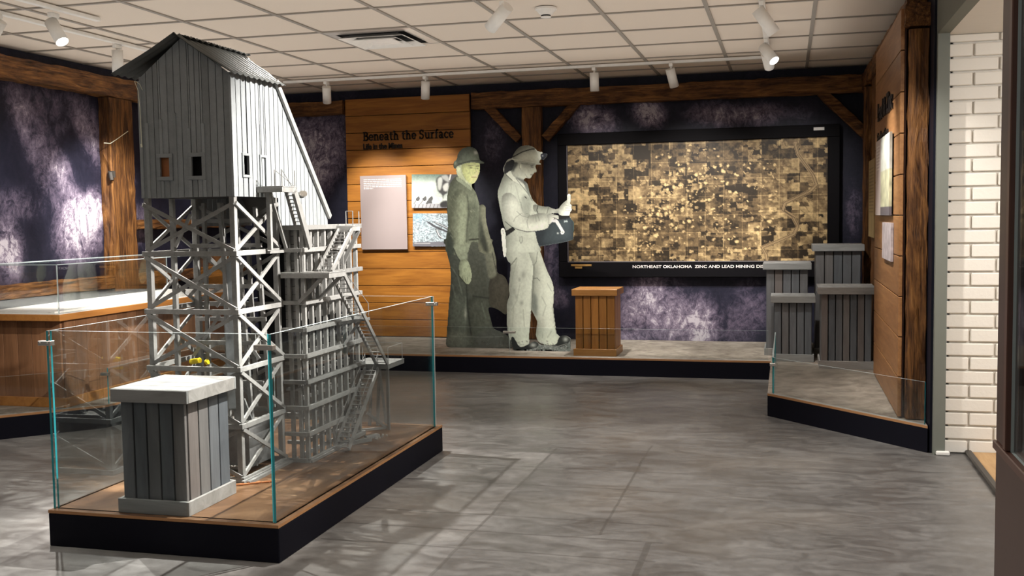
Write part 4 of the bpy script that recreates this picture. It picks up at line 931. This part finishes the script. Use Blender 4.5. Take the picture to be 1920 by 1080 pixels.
# base timbers and odd bits
MB().beam((XB+.004, 4.235, .146), (XB+.004, 4.62, .146), .014, .012).build('sill', TWm, tw)
for p_, q_ in (((-2.05, 4.62, .150), (-1.99, 4.72, .150)), ((-2.03, 4.75, .148), (-1.99, 4.82, .148))): MB().beam(p_, q_, .02, .018).build('sill', TWm, tw)
mb = MB(); c_ = onX(568, 363, -2.195); 
n = 20; mb.prism([(c_[1]+.040*math.cos(2*PI*i/n), c_[2]+.014*math.sin(2*PI*i/n)) for i in range(n)], 'x', -2.196, -2.192)
for i in range(8): mb.tube([(-2.190, c_[1]-.03+i*.008, c_[2]-.01), (-2.190, c_[1]-.03+i*.008+.01*(-1)**i, c_[2]+.01)], .001, 4)
mb.build('wire_mesh_disc', M['steel'], tw)
rb = MB()
for i in range(60):
    x, y = random.gauss(-2.0, .02), random.gauss(4.80, .03); r_ = random.uniform(.003, .008); rb.box(x, y, .14, x+r_, y+r_, .14+r_)
tag(rb.build('rubble', M['rubble']), 'small heap of pale rubble on the plinth beside the lowest stair', 'rubble', kind='stuff')
cs = MB()
for i in range(9):
    x = -2.21+.012*i+random.uniform(-.004, .004); y = 3.80+.009*i; cs.beam((x, y, .143), (x+random.uniform(.01, .03), y+random.uniform(.008, .02), .145), .009, .005)
tag(cs.build('wood_splinters', M['copper']), 'broken orange wood splinters on the plinth at the near foot of the tower', 'wood splinter', kind='stuff')

# ================================================================== MINER CUTOUTS (flat printed standees)
def grain(a, amp, cells=(120, 60)):
    n = vnoise(a.X.shape, cells, 3, .7); a.c = a.c*(1+amp*(n-.5))[..., None]
# --- right miner
a = Art(930, 266, 1080, 662, 1.0, (.4, .42, .38))
def A1(): a.o = (920, 260, 5.144)
def A2(): a.o = (920, 450, 4.911)
CL = (.52, .545, .485); CD = (.30, .32, .28); SK = (.50, .52, .46)
# trousers (rear leg, front leg)
A2()
a.poly([(385, 470), (400, 300), (390, 640), (430, 760), (420, 700)], (.16, .18, .16), 0, solid=False)
a.poly([(160, -60), (130, 60), (140, 140), (165, 205), (185, 215), (178, 330), (168, 450), (175, 505), (150, 590), (150, 760), (165, 880), (205, 950), (270, 985), (348, 960), (352, 880), (362, 780), (372, 640), (392, 470), (420, 300), (440, 100), (430, -60)], CL, 0, solid=True, shade=.5, sr=9, sm=True)
a.poly([(300, -60), (350, 120), (392, 250), (380, 400), (376, 560), (378, 640), (400, 690), (425, 740), (430, 760), (418, 850), (420, 890), (445, 940), (500, 965), (560, 978), (600, 962), (635, 930), (628, 885), (605, 860), (590, 760), (574, 620), (580, 480), (566, 390), (520, 290), (470, 150), (440, 60), (420, -60)], (.55, .575, .51), 0, solid=True, shade=.5, sr=9)
a.poly([(378, 560), (395, 480), (430, 560), (425, 700), (380, 640)], (.22, .24, .22), 2, .85); a.line([(440, 40), (420, 200), (400, 230), (395, 420), (375, 640), (352, 900)], 1.3, (.20, .22, .19), .7)
a.line([(395, 355), (430, 350), (450, 375)], 1.1, (.12, .13, .12), .8); a.line([(205, 210), (240, 165), (180, 240)], 1.6, (.15, .16, .14), .75)
for (x, y, rx, ry) in ((300, 320, 20, 30), (265, 365, 12, 20), (215, 470, 20, 22), (195, 590, 12, 18), (235, 520, 10, 20), (180, 430, 10, 22), (285, 580, 16, 20)): a.blob(x, y, rx, ry, (.30, .31, .28), .65)
for pts in ([(240, 180), (205, 330), (190, 430)], [(270, 400), (240, 560), (190, 650)], [(520, 400), (560, 470)], [(470, 520), (510, 600), (480, 700)], [(570, 620), (590, 800), (605, 860)], [(300, 640), (310, 800)], [(210, 620), (200, 800)], [(480, 850), (475, 900)], [(560, 840), (520, 900)]): a.line(pts, 1.5, (.28, .30, .26), .45, 1.5)
# ground patch + shoes
a.poly([(190, 900), (205, 1005), (240, 1025), (735, 1030), (735, 905), (700, 890), (640, 950), (560, 985), (440, 960), (355, 965), (270, 990)], (.24, .26, .25), 0, solid=True, sm=False)
for i in range(260):
    x, y = rng.uniform(200, 735), rng.uniform(930, 1028); a.blob(x, y, 5, 4, tuple([rng.choice([.08, .55])]*3), .6)
a.poly([(190, 900), (215, 900), (270, 985), (345, 960), (400, 935), (440, 955), (420, 990), (330, 1012), (240, 1020), (205, 1000)], (.045, .05, .05), 0, solid=True); a.blob(392, 968, 28, 20, (.50, .52, .50), .85)
a.poly([(420, 930), (500, 965), (560, 980), (640, 985), (710, 955), (728, 915), (700, 885), (650, 885), (625, 905), (600, 960), (520, 965)], (.06, .065, .065), 0, solid=True); a.blob(690, 915, 22, 22, (.55, .57, .54), .8); a.line([(520, 972), (620, 980), (700, 955)], 1.2, (.45, .46, .44), .7)
# jacket body
A1()
a.poly([(185, 300), (130, 348), (92, 440), (68, 520), (80, 620), (105, 740), (125, 830), (148, 885), (145, 950), (155, 1030), (165, 1090), (470, 1090), (455, 1020), (438, 940), (432, 880), (520, 860), (500, 720), (478, 655), (440, 630), (400, 580), (375, 520), (352, 432), (310, 400), (270, 385)], CL, 0, solid=True, shade=.55, sr=11)
a.poly([(270, 390), (305, 400), (340, 440), (300, 450)], (.16, .18, .17), 1); a.poly([(320, 425), (355, 440), (380, 530), (365, 545)], (.25, .27, .25), 1)
a.poly([(185, 310), (240, 360), (300, 400), (330, 470), (280, 440), (210, 400), (150, 350)], (.60, .62, .56), 0); a.line([(150, 348), (205, 400)], 1.3, (.12, .13, .12)); a.line([(245, 385), (300, 455), (360, 530), (400, 600)], 1.2, (.18, .2, .18), .8)
a.poly([(300, 560), (345, 545), (385, 590), (375, 720), (320, 740), (300, 640)], (.36, .38, .34), 2, .8); a.line([(330, 560), (345, 575)], 1.6, (.06, .06, .06)); a.line([(290, 610), (320, 760)], 1.3, (.25, .27, .24), .7)
for pts in ([(100, 480), (90, 600), (120, 760)], [(135, 420), (115, 560)], [(200, 430), (190, 600), (210, 700)], [(240, 450), (280, 600), (300, 700)], [(160, 470), (150, 700)]): a.line(pts, 1.4, (.34, .36, .31), .5, 1.5)
a.line([(285, 945), (280, 985), (290, 1010)], 1, (.15, .16, .14), .8); a.line([(300, 940), (306, 985), (295, 1010)], 1, (.15, .16, .14), .8)
a.poly([(145, 890), (215, 848), (238, 880), (150, 942)], (.035, .04, .04), 0, sm=False)
a.poly([(100, 875), (112, 862), (132, 870), (140, 920), (150, 1090), (130, 1150), (115, 1060), (104, 940)], (.66, .68, .63), 0, solid=True); a.blob(118, 890, 5, 5, (.1, .1, .1), 1); a.blob(122, 910, 4, 4, (.1, .1, .1), 1)
# box held under arm
a.poly([(430, 895), (480, 860), (560, 800), (640, 775), (765, 762), (800, 806), (795, 975), (700, 1000), (560, 1025), (470, 1042), (445, 980)], (.075, .09, .10), 0, solid=True, sm=False); a.poly([(560, 830), (640, 790), (765, 768), (775, 960), (600, 1005), (500, 1000)], (.12, .145, .155), 4, .8, sm=False)
a.line([(775, 765), (800, 808), (796, 975)], 1.6, (.10, .18, .17)); a.poly([(705, 790), (740, 786), (742, 806), (706, 808)], (.45, .5, .5), sm=False); a.blob(648, 912, 8, 8, (.7, .74, .72), .9); a.line([(470, 1038), (560, 1022), (700, 998), (790, 975)], 1, (.25, .28, .28), .8)
# far arm and hand
a.poly([(410, 640), (470, 645), (520, 655), (570, 660), (585, 690), (560, 725), (480, 720), (420, 700)], (.42, .44, .39), 0, solid=True, shade=.5, sr=5); a.line([(455, 650), (445, 690), (455, 720)], 1.4, (.08, .09, .08)); a.line([(560, 662), (542, 720)], 1, (.15, .16, .15))
a.poly([(575, 672), (620, 680), (660, 672), (672, 650), (700, 618), (738, 590), (745, 560), (768, 575), (770, 600), (765, 628), (782, 645), (778, 665), (782, 685), (765, 712), (758, 740), (715, 745), (680, 740), (650, 720), (600, 715), (570, 720)], (.64, .66, .60), 0, solid=True, shade=.5, sr=5)
for pts in ([(720, 640), (770, 655)], [(722, 668), (775, 672)], [(722, 692), (770, 695)], [(690, 640), (715, 622)]): a.line(pts, .8, (.30, .31, .28), .8)
a.blob(640, 710, 26, 14, (.25, .27, .25), .7); a.poly([(742, 536), (758, 532), (770, 545), (762, 640), (745, 630), (738, 580)], (.55, .57, .53), 0, solid=True); a.blob(752, 545, 8, 6, (.75, .77, .73), .9)
a.poly([(655, 735), (700, 745), (755, 745), (760, 765), (700, 775), (650, 775)], (.05, .05, .05), 0, solid=True)
# near sleeve and hand
a.poly([(110, 560), (170, 520), (240, 560), (290, 660), (330, 730), (400, 735), (470, 718), (540, 728), (556, 790), (550, 862), (430, 892), (350, 897), (260, 872), (200, 830), (140, 770), (112, 690)], (.57, .59, .53), 0, shade=.6, sr=9, solid=True)
a.line([(140, 800), (200, 850), (260, 876), (350, 899), (430, 893)], 1.4, (.10, .11, .10), .8)
for pts in ([(250, 700), (300, 745), (360, 760)], [(370, 740), (350, 800), (360, 860)], [(300, 720), (240, 760), (220, 800)], [(430, 740), (440, 800)], [(455, 735), (470, 790)], [(345, 722), (380, 735)]): a.line(pts, 1.2, (.25, .27, .24), .6)
a.poly([(545, 735), (590, 728), (640, 738), (656, 752), (655, 772), (632, 780), (640, 798), (615, 808), (590, 806), (568, 826), (552, 815), (552, 770)], (.66, .68, .62), 0, solid=True, shade=.5, sr=4)
a.line([(600, 762), (650, 758)], .8, (.3, .31, .28)); a.line([(600, 784), (635, 780)], .8, (.3, .31, .28)); a.line([(612, 768), (640, 775)], 1.4, (.05, .05, .05))
a.poly([(618, 790), (645, 785), (700, 878), (712, 895), (706, 915), (684, 922), (672, 905), (676, 890), (628, 815)], (.72, .74, .70), 0, solid=True); a.blob(692, 902, 6, 6, (.15, .16, .16), .9)
# neck, face
a.poly([(205, 230), (225, 225), (300, 228), (400, 240), (432, 250), (430, 272), (436, 292), (440, 318), (432, 328), (415, 328), (414, 340), (405, 346), (398, 355), (390, 372), (372, 385), (335, 378), (318, 395), (305, 410), (250, 385), (205, 340), (198, 290)], SK, 0, solid=True, shade=.4, sr=6)
a.poly([(212, 228), (260, 232), (255, 262), (235, 290), (215, 320), (205, 300)], (.12, .13, .12), 1.2); a.blob(288, 268, 12, 22, (.66, .68, .60), .9); a.line([(278, 250), (276, 280), (288, 295)], .9, (.22, .23, .21), .8)
a.line([(385, 262), (412, 258)], 1.3, (.10, .10, .10), .8); a.line([(392, 274), (412, 274)], 1.3, (.08, .08, .08), .9); a.blob(425, 322, 8, 5, (.28, .29, .26), .7); a.line([(385, 348), (408, 346)], 1.1, (.14, .14, .13), .9); a.line([(330, 340), (350, 370), (372, 384)], 1.4, (.30, .31, .28), .5)
a.poly([(240, 372), (318, 395), (345, 420), (330, 440), (270, 400)], (.20, .21, .20), 1, .9); a.blob(340, 320, 25, 28, (.60, .62, .54), .5); a.line([(300, 240), (420, 246)], 2, (.22, .23, .21), .7)
# helmet
a.poly([(160, 205), (205, 190), (300, 195), (440, 225), (492, 246), (480, 252), (420, 246), (300, 236), (235, 222), (175, 225), (150, 240)], (.42, .44, .39), 0, solid=True)
a.poly([(128, 330), (122, 290), (135, 250), (160, 215), (220, 205), (228, 240), (205, 300), (180, 315), (150, 335)], (.055, .06, .065), 0, solid=True)
a.poly([(208, 200), (228, 140), (255, 100), (290, 76), (340, 64), (395, 72), (432, 98), (455, 140), (466, 190), (466, 228), (400, 222), (300, 205)], (.50, .52, .46), 0, solid=True, shade=.7, sr=9)
a.line([(212, 178), (300, 130), (380, 104), (425, 98)], 2.0, (.05, .05, .05)); a.line([(425, 98), (450, 130), (465, 180)], 1.0, (.68, .7, .65)); a.line([(215, 190), (150, 225), (128, 270), (124, 330)], 1.5, (.45, .47, .43)); a.line([(210, 200), (300, 210), (440, 236)], 1.0, (.65, .67, .6), .8)
a.poly([(450, 120), (480, 130), (498, 122), (492, 160), (480, 200), (462, 200)], (.55, .57, .52), 0, solid=True); a.poly([(482, 155), (520, 140), (546, 155), (520, 195), (495, 205)], (.05, .055, .07), 0, solid=True); a.blob(500, 165, 8, 8, (.45, .48, .5), .7)
grain(a, .22); a.c = np.clip(1.55*np.clip(a.c, 0, 1)**1.5, .012, .85)
MY = 8.22
z0_ = fnY(MY)(np.array([[960.]]), np.array([[656.]]))[0, 0]
m2 = a.mesh('miner_cutout', fnY(MY), M['print'], cut=True, thick=.012, loc=(-2.0, MY, .14))
tag(m2, 'life-size black and white photo cutout of a miner in pale coveralls and white helmet', 'cutout figure')
# --- left miner
a = Art(832, 268, 962, 662, 1.0, (.1, .11, .09))
def B1(): a.o = (825, 260, 5.143)
def B2(): a.o = (825, 460, 5.143)
OL = (.165, .185, .135); OD = (.040, .047, .038)
B2()
# bag / board on far side, dark trousers
full = [(20, -60), (50, -10), (58, 20), (75, 110), (98, 200), (105, 340), (92, 500), (80, 650), (68, 850), (65, 975), (200, 990), (350, 990), (560, 1005), (680, 1015), (690, 920), (620, 850), (520, 805), (490, 720), (468, 600), (560, 620), (640, 665), (655, 520), (668, 430), (640, 330), (600, 285), (550, 260), (540, 130), (500, -20), (480, -60)]
a.poly(full, (.060, .068, .056), 0, solid=True, shade=.3, sr=8)
a.poly([(480, 330), (560, 262), (620, 288), (668, 410), (655, 520), (640, 660), (560, 620), (470, 575)], (.058, .055, .042), 0, shade=.4, sr=8)
a.poly([(385, -60), (500, -60), (540, 130), (550, 265), (500, 320), (460, 300), (440, 150)], (.12, .125, .095), 1, shade=.3); a.line([(480, -40), (520, 150), (545, 260)], 1.6, (.03, .03, .025), .8)
a.poly([(255, -40), (390, -40), (430, 200), (460, 420), (470, 500), (420, 500), (330, 490), (270, 420), (255, 150)], (.055, .06, .048), 2); a.poly([(100, 500), (240, 510), (240, 860), (90, 880)], (.085, .098, .08), 3, shade=.3); a.poly([(270, 520), (460, 520), (500, 790), (470, 860), (320, 860), (280, 700)], (.065, .073, .058), 2, shade=.5)
for pts in ([(110, 210), (170, 300), (215, 480)], [(120, 380), (150, 500)], [(250, 500), (245, 700), (235, 860)], [(400, 560), (440, 700)], [(130, 520), (190, 560)]): a.line(pts, 2.2, (.12, .14, .115), .6, 2)
for pts in ([(255, 380), (265, 600), (300, 860)], [(320, 490), (470, 510)]): a.line(pts, 2.5, (.02, .024, .02), .8, 2)
a.blob(245, 660, 12, 55, (.28, .30, .25), .7); a.poly([(350, 880), (500, 800), (620, 850), (690, 925), (680, 1010), (380, 985)], (.075, .08, .07), 3); a.poly([(70, 860), (240, 850), (260, 985), (70, 975)], (.14, .155, .13), 4, .7)
a.line([(90, 875), (400, 885), (610, 880)], 1.2, (.25, .27, .24), .35)
# coat
B1()
a.poly([(165, 360), (110, 412), (85, 470), (70, 560), (70, 700), (78, 850), (60, 940), (55, 1040), (70, 1100), (250, 1120), (300, 1000), (370, 985), (378, 850), (380, 655), (370, 600), (345, 520), (305, 465), (250, 400)], OL, 0, solid=True, shade=.6, sr=12)
a.poly([(380, 655), (430, 646), (442, 700), (445, 800), (490, 980), (515, 1090), (380, 1090), (370, 900)], (.14, .145, .105), 0, solid=True, shade=.4, sr=5); a.poly([(380, 760), (400, 800), (470, 1080), (420, 1080), (375, 950)], (.03, .034, .026), 2)
a.poly([(260, 640), (375, 640), (375, 980), (300, 1000), (250, 990)], (.085, .095, .07), 4, .8)
a.poly([(120, 560), (165, 500), (215, 500), (250, 560), (262, 700), (250, 850), (235, 1000), (245, 1110), (130, 1110), (110, 950), (100, 780)], (.21, .235, .17), 1, .9, shade=.7, sr=8)
a.poly([(60, 930), (100, 900), (130, 1000), (140, 1110), (60, 1110)], (.045, .055, .045), 2)
a.line([(262, 540), (280, 700), (262, 860), (255, 1000)], 2, (.05, .055, .042), .7, 2); a.line([(285, 975), (370, 968)], 3.2, (.025, .028, .02), .9)
for i in range(70):
    x, y = rng.uniform(90, 370), rng.uniform(470, 1000); a.line([(x, y), (x+rng.uniform(-14, 22), y+rng.uniform(8, 30))], .9, tuple(np.array((.30, .33, .25))*rng.uniform(.25, 1.1)), .35, 1.4)
B2()
a.poly([(130, 0), (240, 0), (262, 135), (200, 150), (165, 100)], (.20, .225, .165), 1, .9); a.line([(130, 30), (165, 110), (195, 155)], 2, (.03, .035, .03), .8)
a.poly([(195, 150), (262, 142), (295, 220), (305, 290), (298, 345), (275, 375), (252, 372), (215, 332), (182, 290), (182, 240)], (.24, .27, .19), 0, shade=.5, sr=4); a.line([(182, 240), (182, 292), (250, 375), (275, 380)], 1.5, (.02, .02, .015), .9)
for pts in ([(215, 300), (225, 330)], [(240, 310), (250, 350)], [(265, 310), (270, 355)]): a.line(pts, 1, (.07, .08, .06), .8)
B1()
# neck + face + hat
a.poly([(160, 275), (215, 255), (235, 350), (300, 430), (308, 445), (302, 490), (250, 430), (190, 385), (160, 330)], (.42, .46, .32), 0, solid=True, shade=.3)
a.poly([(212, 250), (300, 230), (378, 232), (384, 290), (380, 330), (368, 360), (352, 400), (322, 433), (290, 430), (250, 398), (226, 350), (212, 300)], (.50, .54, .27), 0, solid=True, shade=.5, sr=7)
a.blob(182, 300, 16, 28, (.55, .60, .42), .9); a.line([(205, 280), (215, 340), (250, 400)], 1.2, (.20, .22, .12), .6)
a.line([(272, 262), (318, 258)], 1.4, (.10, .10, .05), .8); a.line([(345, 266), (376, 264)], 1.3, (.10, .10, .05), .8); a.blob(298, 280, 14, 8, (.10, .11, .06), .9); a.blob(362, 288, 10, 7, (.10, .11, .06), .9); a.line([(340, 280), (350, 318), (330, 330)], 1.0, (.26, .28, .14), .8); a.line([(305, 372), (350, 372)], 1.3, (.22, .14, .08), .8); a.blob(330, 388, 14, 5, (.38, .40, .2), .7); a.blob(330, 255, 40, 9, (.30, .32, .18), .6)
a.poly([(165, 370), (200, 385), (260, 430), (300, 470), (298, 500), (230, 450), (160, 400)], (.24, .27, .2), 0)
a.poly([(135, 290), (132, 225), (160, 205), (172, 150), (200, 110), (235, 88), (280, 78), (325, 88), (355, 115), (372, 160), (384, 208), (428, 228), (424, 240), (380, 238), (300, 228), (215, 246), (168, 268), (150, 285)], (.085, .10, .075), 0, solid=True, shade=.6, sr=8)
a.line([(180, 245), (300, 214), (384, 212)], 1.6, (.025, .03, .022), .8); a.poly([(328, 122), (358, 120), (362, 148), (334, 150)], (.34, .34, .30), 1, .8, sm=False); a.blob(150, 235, 12, 22, (.22, .26, .2), .7)
grain(a, .7, (90, 40)); a.c = np.clip(1.7*np.clip(a.c, 0, 1)**1.12, 0, .9)
al = 1-.28*np.clip((a.Y-600)/50, 0, 1)
m1 = a.mesh('miner_cutout', fnY(8.34), M['printa'], cut=True, thick=.0, alpha=al, loc=(-2.7, 8.34, .14))
m1.modifiers.new('thickness', 'SOLIDIFY').thickness = .006
tag(m1, 'dim greenish life-size photo cutout of a miner in dark coat looking back', 'cutout figure')

# ================================================================== TRACK LIGHTS
def track(label, p, q):
    t_ = MB(); t_.beam(p, q, .035, .022); o = t_.build('light_track', M['paint'], bevel=.003, loc=tuple(p)); return tag(o, label, 'light track', None)
zt = ZC-.014
track('long white light track across the ceiling in front of the back wall', (-4.18, 8.20, zt), (-.12, 8.22, zt))
track('white light track running toward the right end of the back wall', (-.137, 3.6, zt), (-.137, 8.16, zt))
track('white light track along the left wall with the far cylindrical spot', (-4.30, 2.0, zt), (-4.24, 7.6, zt))
track('short white light track at the top left corner holding the glowing spot', (-3.97, 2.8, zt), (-3.885, 5.32, zt))
def head(label, x, y, to, tilt_r=.036, L=.145, lit=False, power=0, size=45, stemlen=.05):
    t_ = thing('track_spotlight', label, 'spotlight', (x, y, ZC-.03), 'white cylindrical track spotlights')
    MB().box(x-.014, y-.035, ZC-.052, x+.014, y+.035, ZC-.026).build('adapter', M['paint'], t_, bevel=.003)
    a_ = Vector((x, y, ZC-.052)); d = (Vector(to)-a_).normalized(); st_ = a_+Vector((0, 0, -stemlen)); MB().cyl(a_, st_, .008, 10).build('stem', M['paint'], t_)
    b0 = st_-d*L*.25; b1 = st_+d*L*.75; r_ = .036; n = 28
    o = MB().cyl(b0, b1, r_, n).build('lamp_body', M['paint'], t_)
    for p_ in o.data.polygons: p_.use_smooth = len(p_.vertices) == 4
    MB().cyl(b1+d*.0005, b1+d*.002, r_*.86, n).build('lens', M['lens'] if lit else M['white'], t_)
    if power: spot('track_or_fill_lamp', tuple(b1+d*.02), to, power, size, .75, .03)
    return t_
head('leftmost of the four spotlights on the back track, tilted left', -3.785, 8.21, (-4.02, 8.75, 1.35), power=0)
head('second spotlight on the back track, hanging above the wooden sign panel', -2.895, 8.21, (-3.05, 8.5, 1.2))
head('third spotlight on the back track, hanging straight down left of the aerial map', -1.478, 8.21, (-1.48, 8.35, 1.0))
head('fourth spotlight on the back track, tilted right above the aerial map', -.872, 8.21, (-.70, 8.5, 1.6))
head('unlit spotlight on the right track farthest back, pointing at the crates', -.137, 7.60, (.05, 8.6, 1.7))
head('lit spotlight on the right track with glowing lens', -.137, 7.30, (.30, 6.9, 1.75), lit=True)
head('large unlit spotlight on the right track nearest the ceiling edge', -.137, 6.02, (.25, 6.1, 1.82), L=.16)
head('lit spotlight with glowing lens on the short top left track', -3.955, 5.02, (-3.35, 4.85, 1.55), lit=True, L=.15)
head('vertical spotlight on the left track beside the tower roof', -4.27, 6.03, (-4.33, 6.10, 1.2), stemlen=.045)
head('spotlight cut off at the left edge of the ceiling', -4.255, 4.93, (-4.62, 4.93, 1.9), L=.17)
head('spotlight housing cut off at the top centre of the ceiling beside the smoke detector', -1.50, 5.55, (-1.85, 5.75, 2.1), L=.17, stemlen=.03)
# the beams thrown by the track lights, plus added spots without a head
spot('track_or_fill_lamp', (-3.75, 8.00, 2.26), (-3.62, 9.0, 1.20), 90, 52, .7)
spot('track_or_fill_lamp', (-3.05, 7.90, 2.26), (-3.15, 9.0, 1.30), 85, 50, .7)
spot('track_or_fill_lamp', (-3.3, 7.80, 2.26), (-3.4, 8.9, .5), 60, 50, .9)
spot('track_or_fill_lamp', (-2.4, 6.9, 2.30), (-2.15, 8.2, .95), 85, 44, .8)
spot('track_or_fill_lamp', (-1.3, 6.6, 2.28), (-1.3, 7.2, 0), 60, 95, .95)  # added fill spot, brightens the floor before the back platform
spot('track_or_fill_lamp', (-2.9, 7.1, 2.28), (-2.72, 8.34, 1.35), 45, 40, .9)  # added fill spot, brightens the left miner
spot('track_or_fill_lamp', (-1.42, 7.9, 2.26), (-1.40, 8.30, .3), 120, 46, .9)
spot('track_or_fill_lamp', (-.55, 7.8, 2.26), (-.55, 8.8, .1), 100, 60, .9)
spot('track_or_fill_lamp', (-.80, 7.6, 2.26), (-.75, 9.0, 1.20), 105, 60, .9)
spot('track_or_fill_lamp', (-1.6, 7.6, 2.26), (-1.5, 9.0, 1.25), 60, 60, .9)
spot('track_or_fill_lamp', (-.1, 7.6, 2.26), (.0, 9.0, 1.3), 50, 60, .9)
spot('track_or_fill_lamp', (-.1, 7.3, 2.26), (.25, 8.15, .55), 70, 50, .9)
spot('track_or_fill_lamp', (-.05, 6.1, 2.26), (.56, 6.3, 1.25), 75, 60, .9)
spot('track_or_fill_lamp', (-.1, 5.0, 2.26), (.6, 5.75, 1.2), 80, 56, .9)
spot('track_or_fill_lamp', (-.1, 6.6, 2.26), (.2, 7.0, .1), 30, 60, .9)
spot('track_or_fill_lamp', (-4.2, 4.8, 2.26), (-5.1, 6.0, 1.2), 130, 60, .9)
spot('track_or_fill_lamp', (-4.2, 6.4, 2.26), (-5.1, 7.0, 1.0), 160, 64, .9)
spot('track_or_fill_lamp', (-4.2, 7.4, 2.26), (-4.9, 8.6, 1.0), 60, 64, .9)
spot('track_or_fill_lamp', (-3.7, 5.7, 2.26), (-4.45, 6.1, .7), 260, 52, .9)
# ceiling diffuser & smoke detector
cxx, cyy = OX-4.5*T, OY+1.5*T
df = thing('air_diffuser', 'square louvred metal air diffuser set in the ceiling tiles', 'air vent', (cxx, cyy, ZC))
def ringf(h0, h1, z0_, z1_, nm, m_):
    vs = [(cxx+sx*h, cyy+sy*h, z_) for h, z_ in ((h0, z0_), (h1, z1_)) for sx, sy in ((-1, -1), (1, -1), (1, 1), (-1, 1))]
    o = MB().add(vs, [(i, (i+1) % 4, 4+(i+1) % 4, 4+i) for i in range(4)]).build(nm, m_, df); s_ = o.modifiers.new('t', 'SOLIDIFY'); s_.thickness = .003; return o
MB().box(cxx-.29, cyy-.29, ZC-.001, cxx+.29, cyy+.29, ZC+.002).build('throat', M['dark'], df)
ringf(.295, .235, ZC-.004, ZC-.010, 'louvre', M['steel']); ringf(.225, .165, ZC-.030, ZC-.004, 'louvre', M['paint']); ringf(.155, .105, ZC-.034, ZC-.008, 'louvre', M['paint']); MB().box(cxx-.10, cyy-.10, ZC-.030, cxx+.10, cyy+.10, ZC-.024).build('centre_plate', M['paint'], df)
sx_, sy_ = -1.345, 5.92
sd = thing('smoke_detector', 'round white smoke detector on the ceiling at the top centre', 'smoke detector', (sx_, sy_, ZC))
MB().cyl((sx_, sy_, ZC-.012), (sx_, sy_, ZC-.0005), .062, 32).build('base', M['paint'], sd); MB().cyl((sx_, sy_, ZC-.042), (sx_, sy_, ZC-.012), .032, 32, .058).build('dome', M['paint'], sd); MB().cyl((sx_, sy_, ZC-.05), (sx_, sy_, ZC-.042), .028, 32).build('sensor_cap', M['dark'], sd); MB().cyl((sx_, sy_, ZC-.054), (sx_, sy_, ZC-.05), .030, 32).build('end_disc', M['paint'], sd)

# ================================================================== NEAR RIGHT SHOWCASE
nc = thing('showcase', 'tall dark brown metal and glass showcase at the right edge', 'showcase', (.6, 1.7, 0))
nx, ny0, ny1 = .420, 1.30, 2.30
MB().box(nx, ny0, 0, nx+.4, ny1, .742).build('base_cabinet', M['brown'], nc, bevel=.003)
mb = MB(); mb.box(nx-.006, ny0-.004, .742, nx+.402, ny1+.004, .760); mb.build('sill', M['brown2'], nc, bevel=.002)
for (x, y) in ((nx, ny1-.085), (nx+.34, ny1-.06), (nx, ny0), (nx+.34, ny0)):
    MB().box(x, y, .7605, x+.05, y+(.085 if x == nx and y > 2 else .05), 2.0).build('corner_post', M['brown'], nc, bevel=.002)
MB().box(nx-.004, ny1-.112, .7605, nx+.02, ny1-.086, 2.0).build('pane_frame', M['brown2'], nc, bevel=.002)
MB().box(nx-.004, ny0-.004, 2.0, nx+.402, ny1+.004, 2.06).build('top', M['brown2'], nc, bevel=.002)
pane(nx+.006, ny0+.055, .7605, nx+.012, ny1-.113, 1.995, nc, edge='palegedge')
MB().box(nx+.30, ny0+.06, .7605, nx+.31, ny1-.09, 1.995).build('back_board', M['dark'], nc)
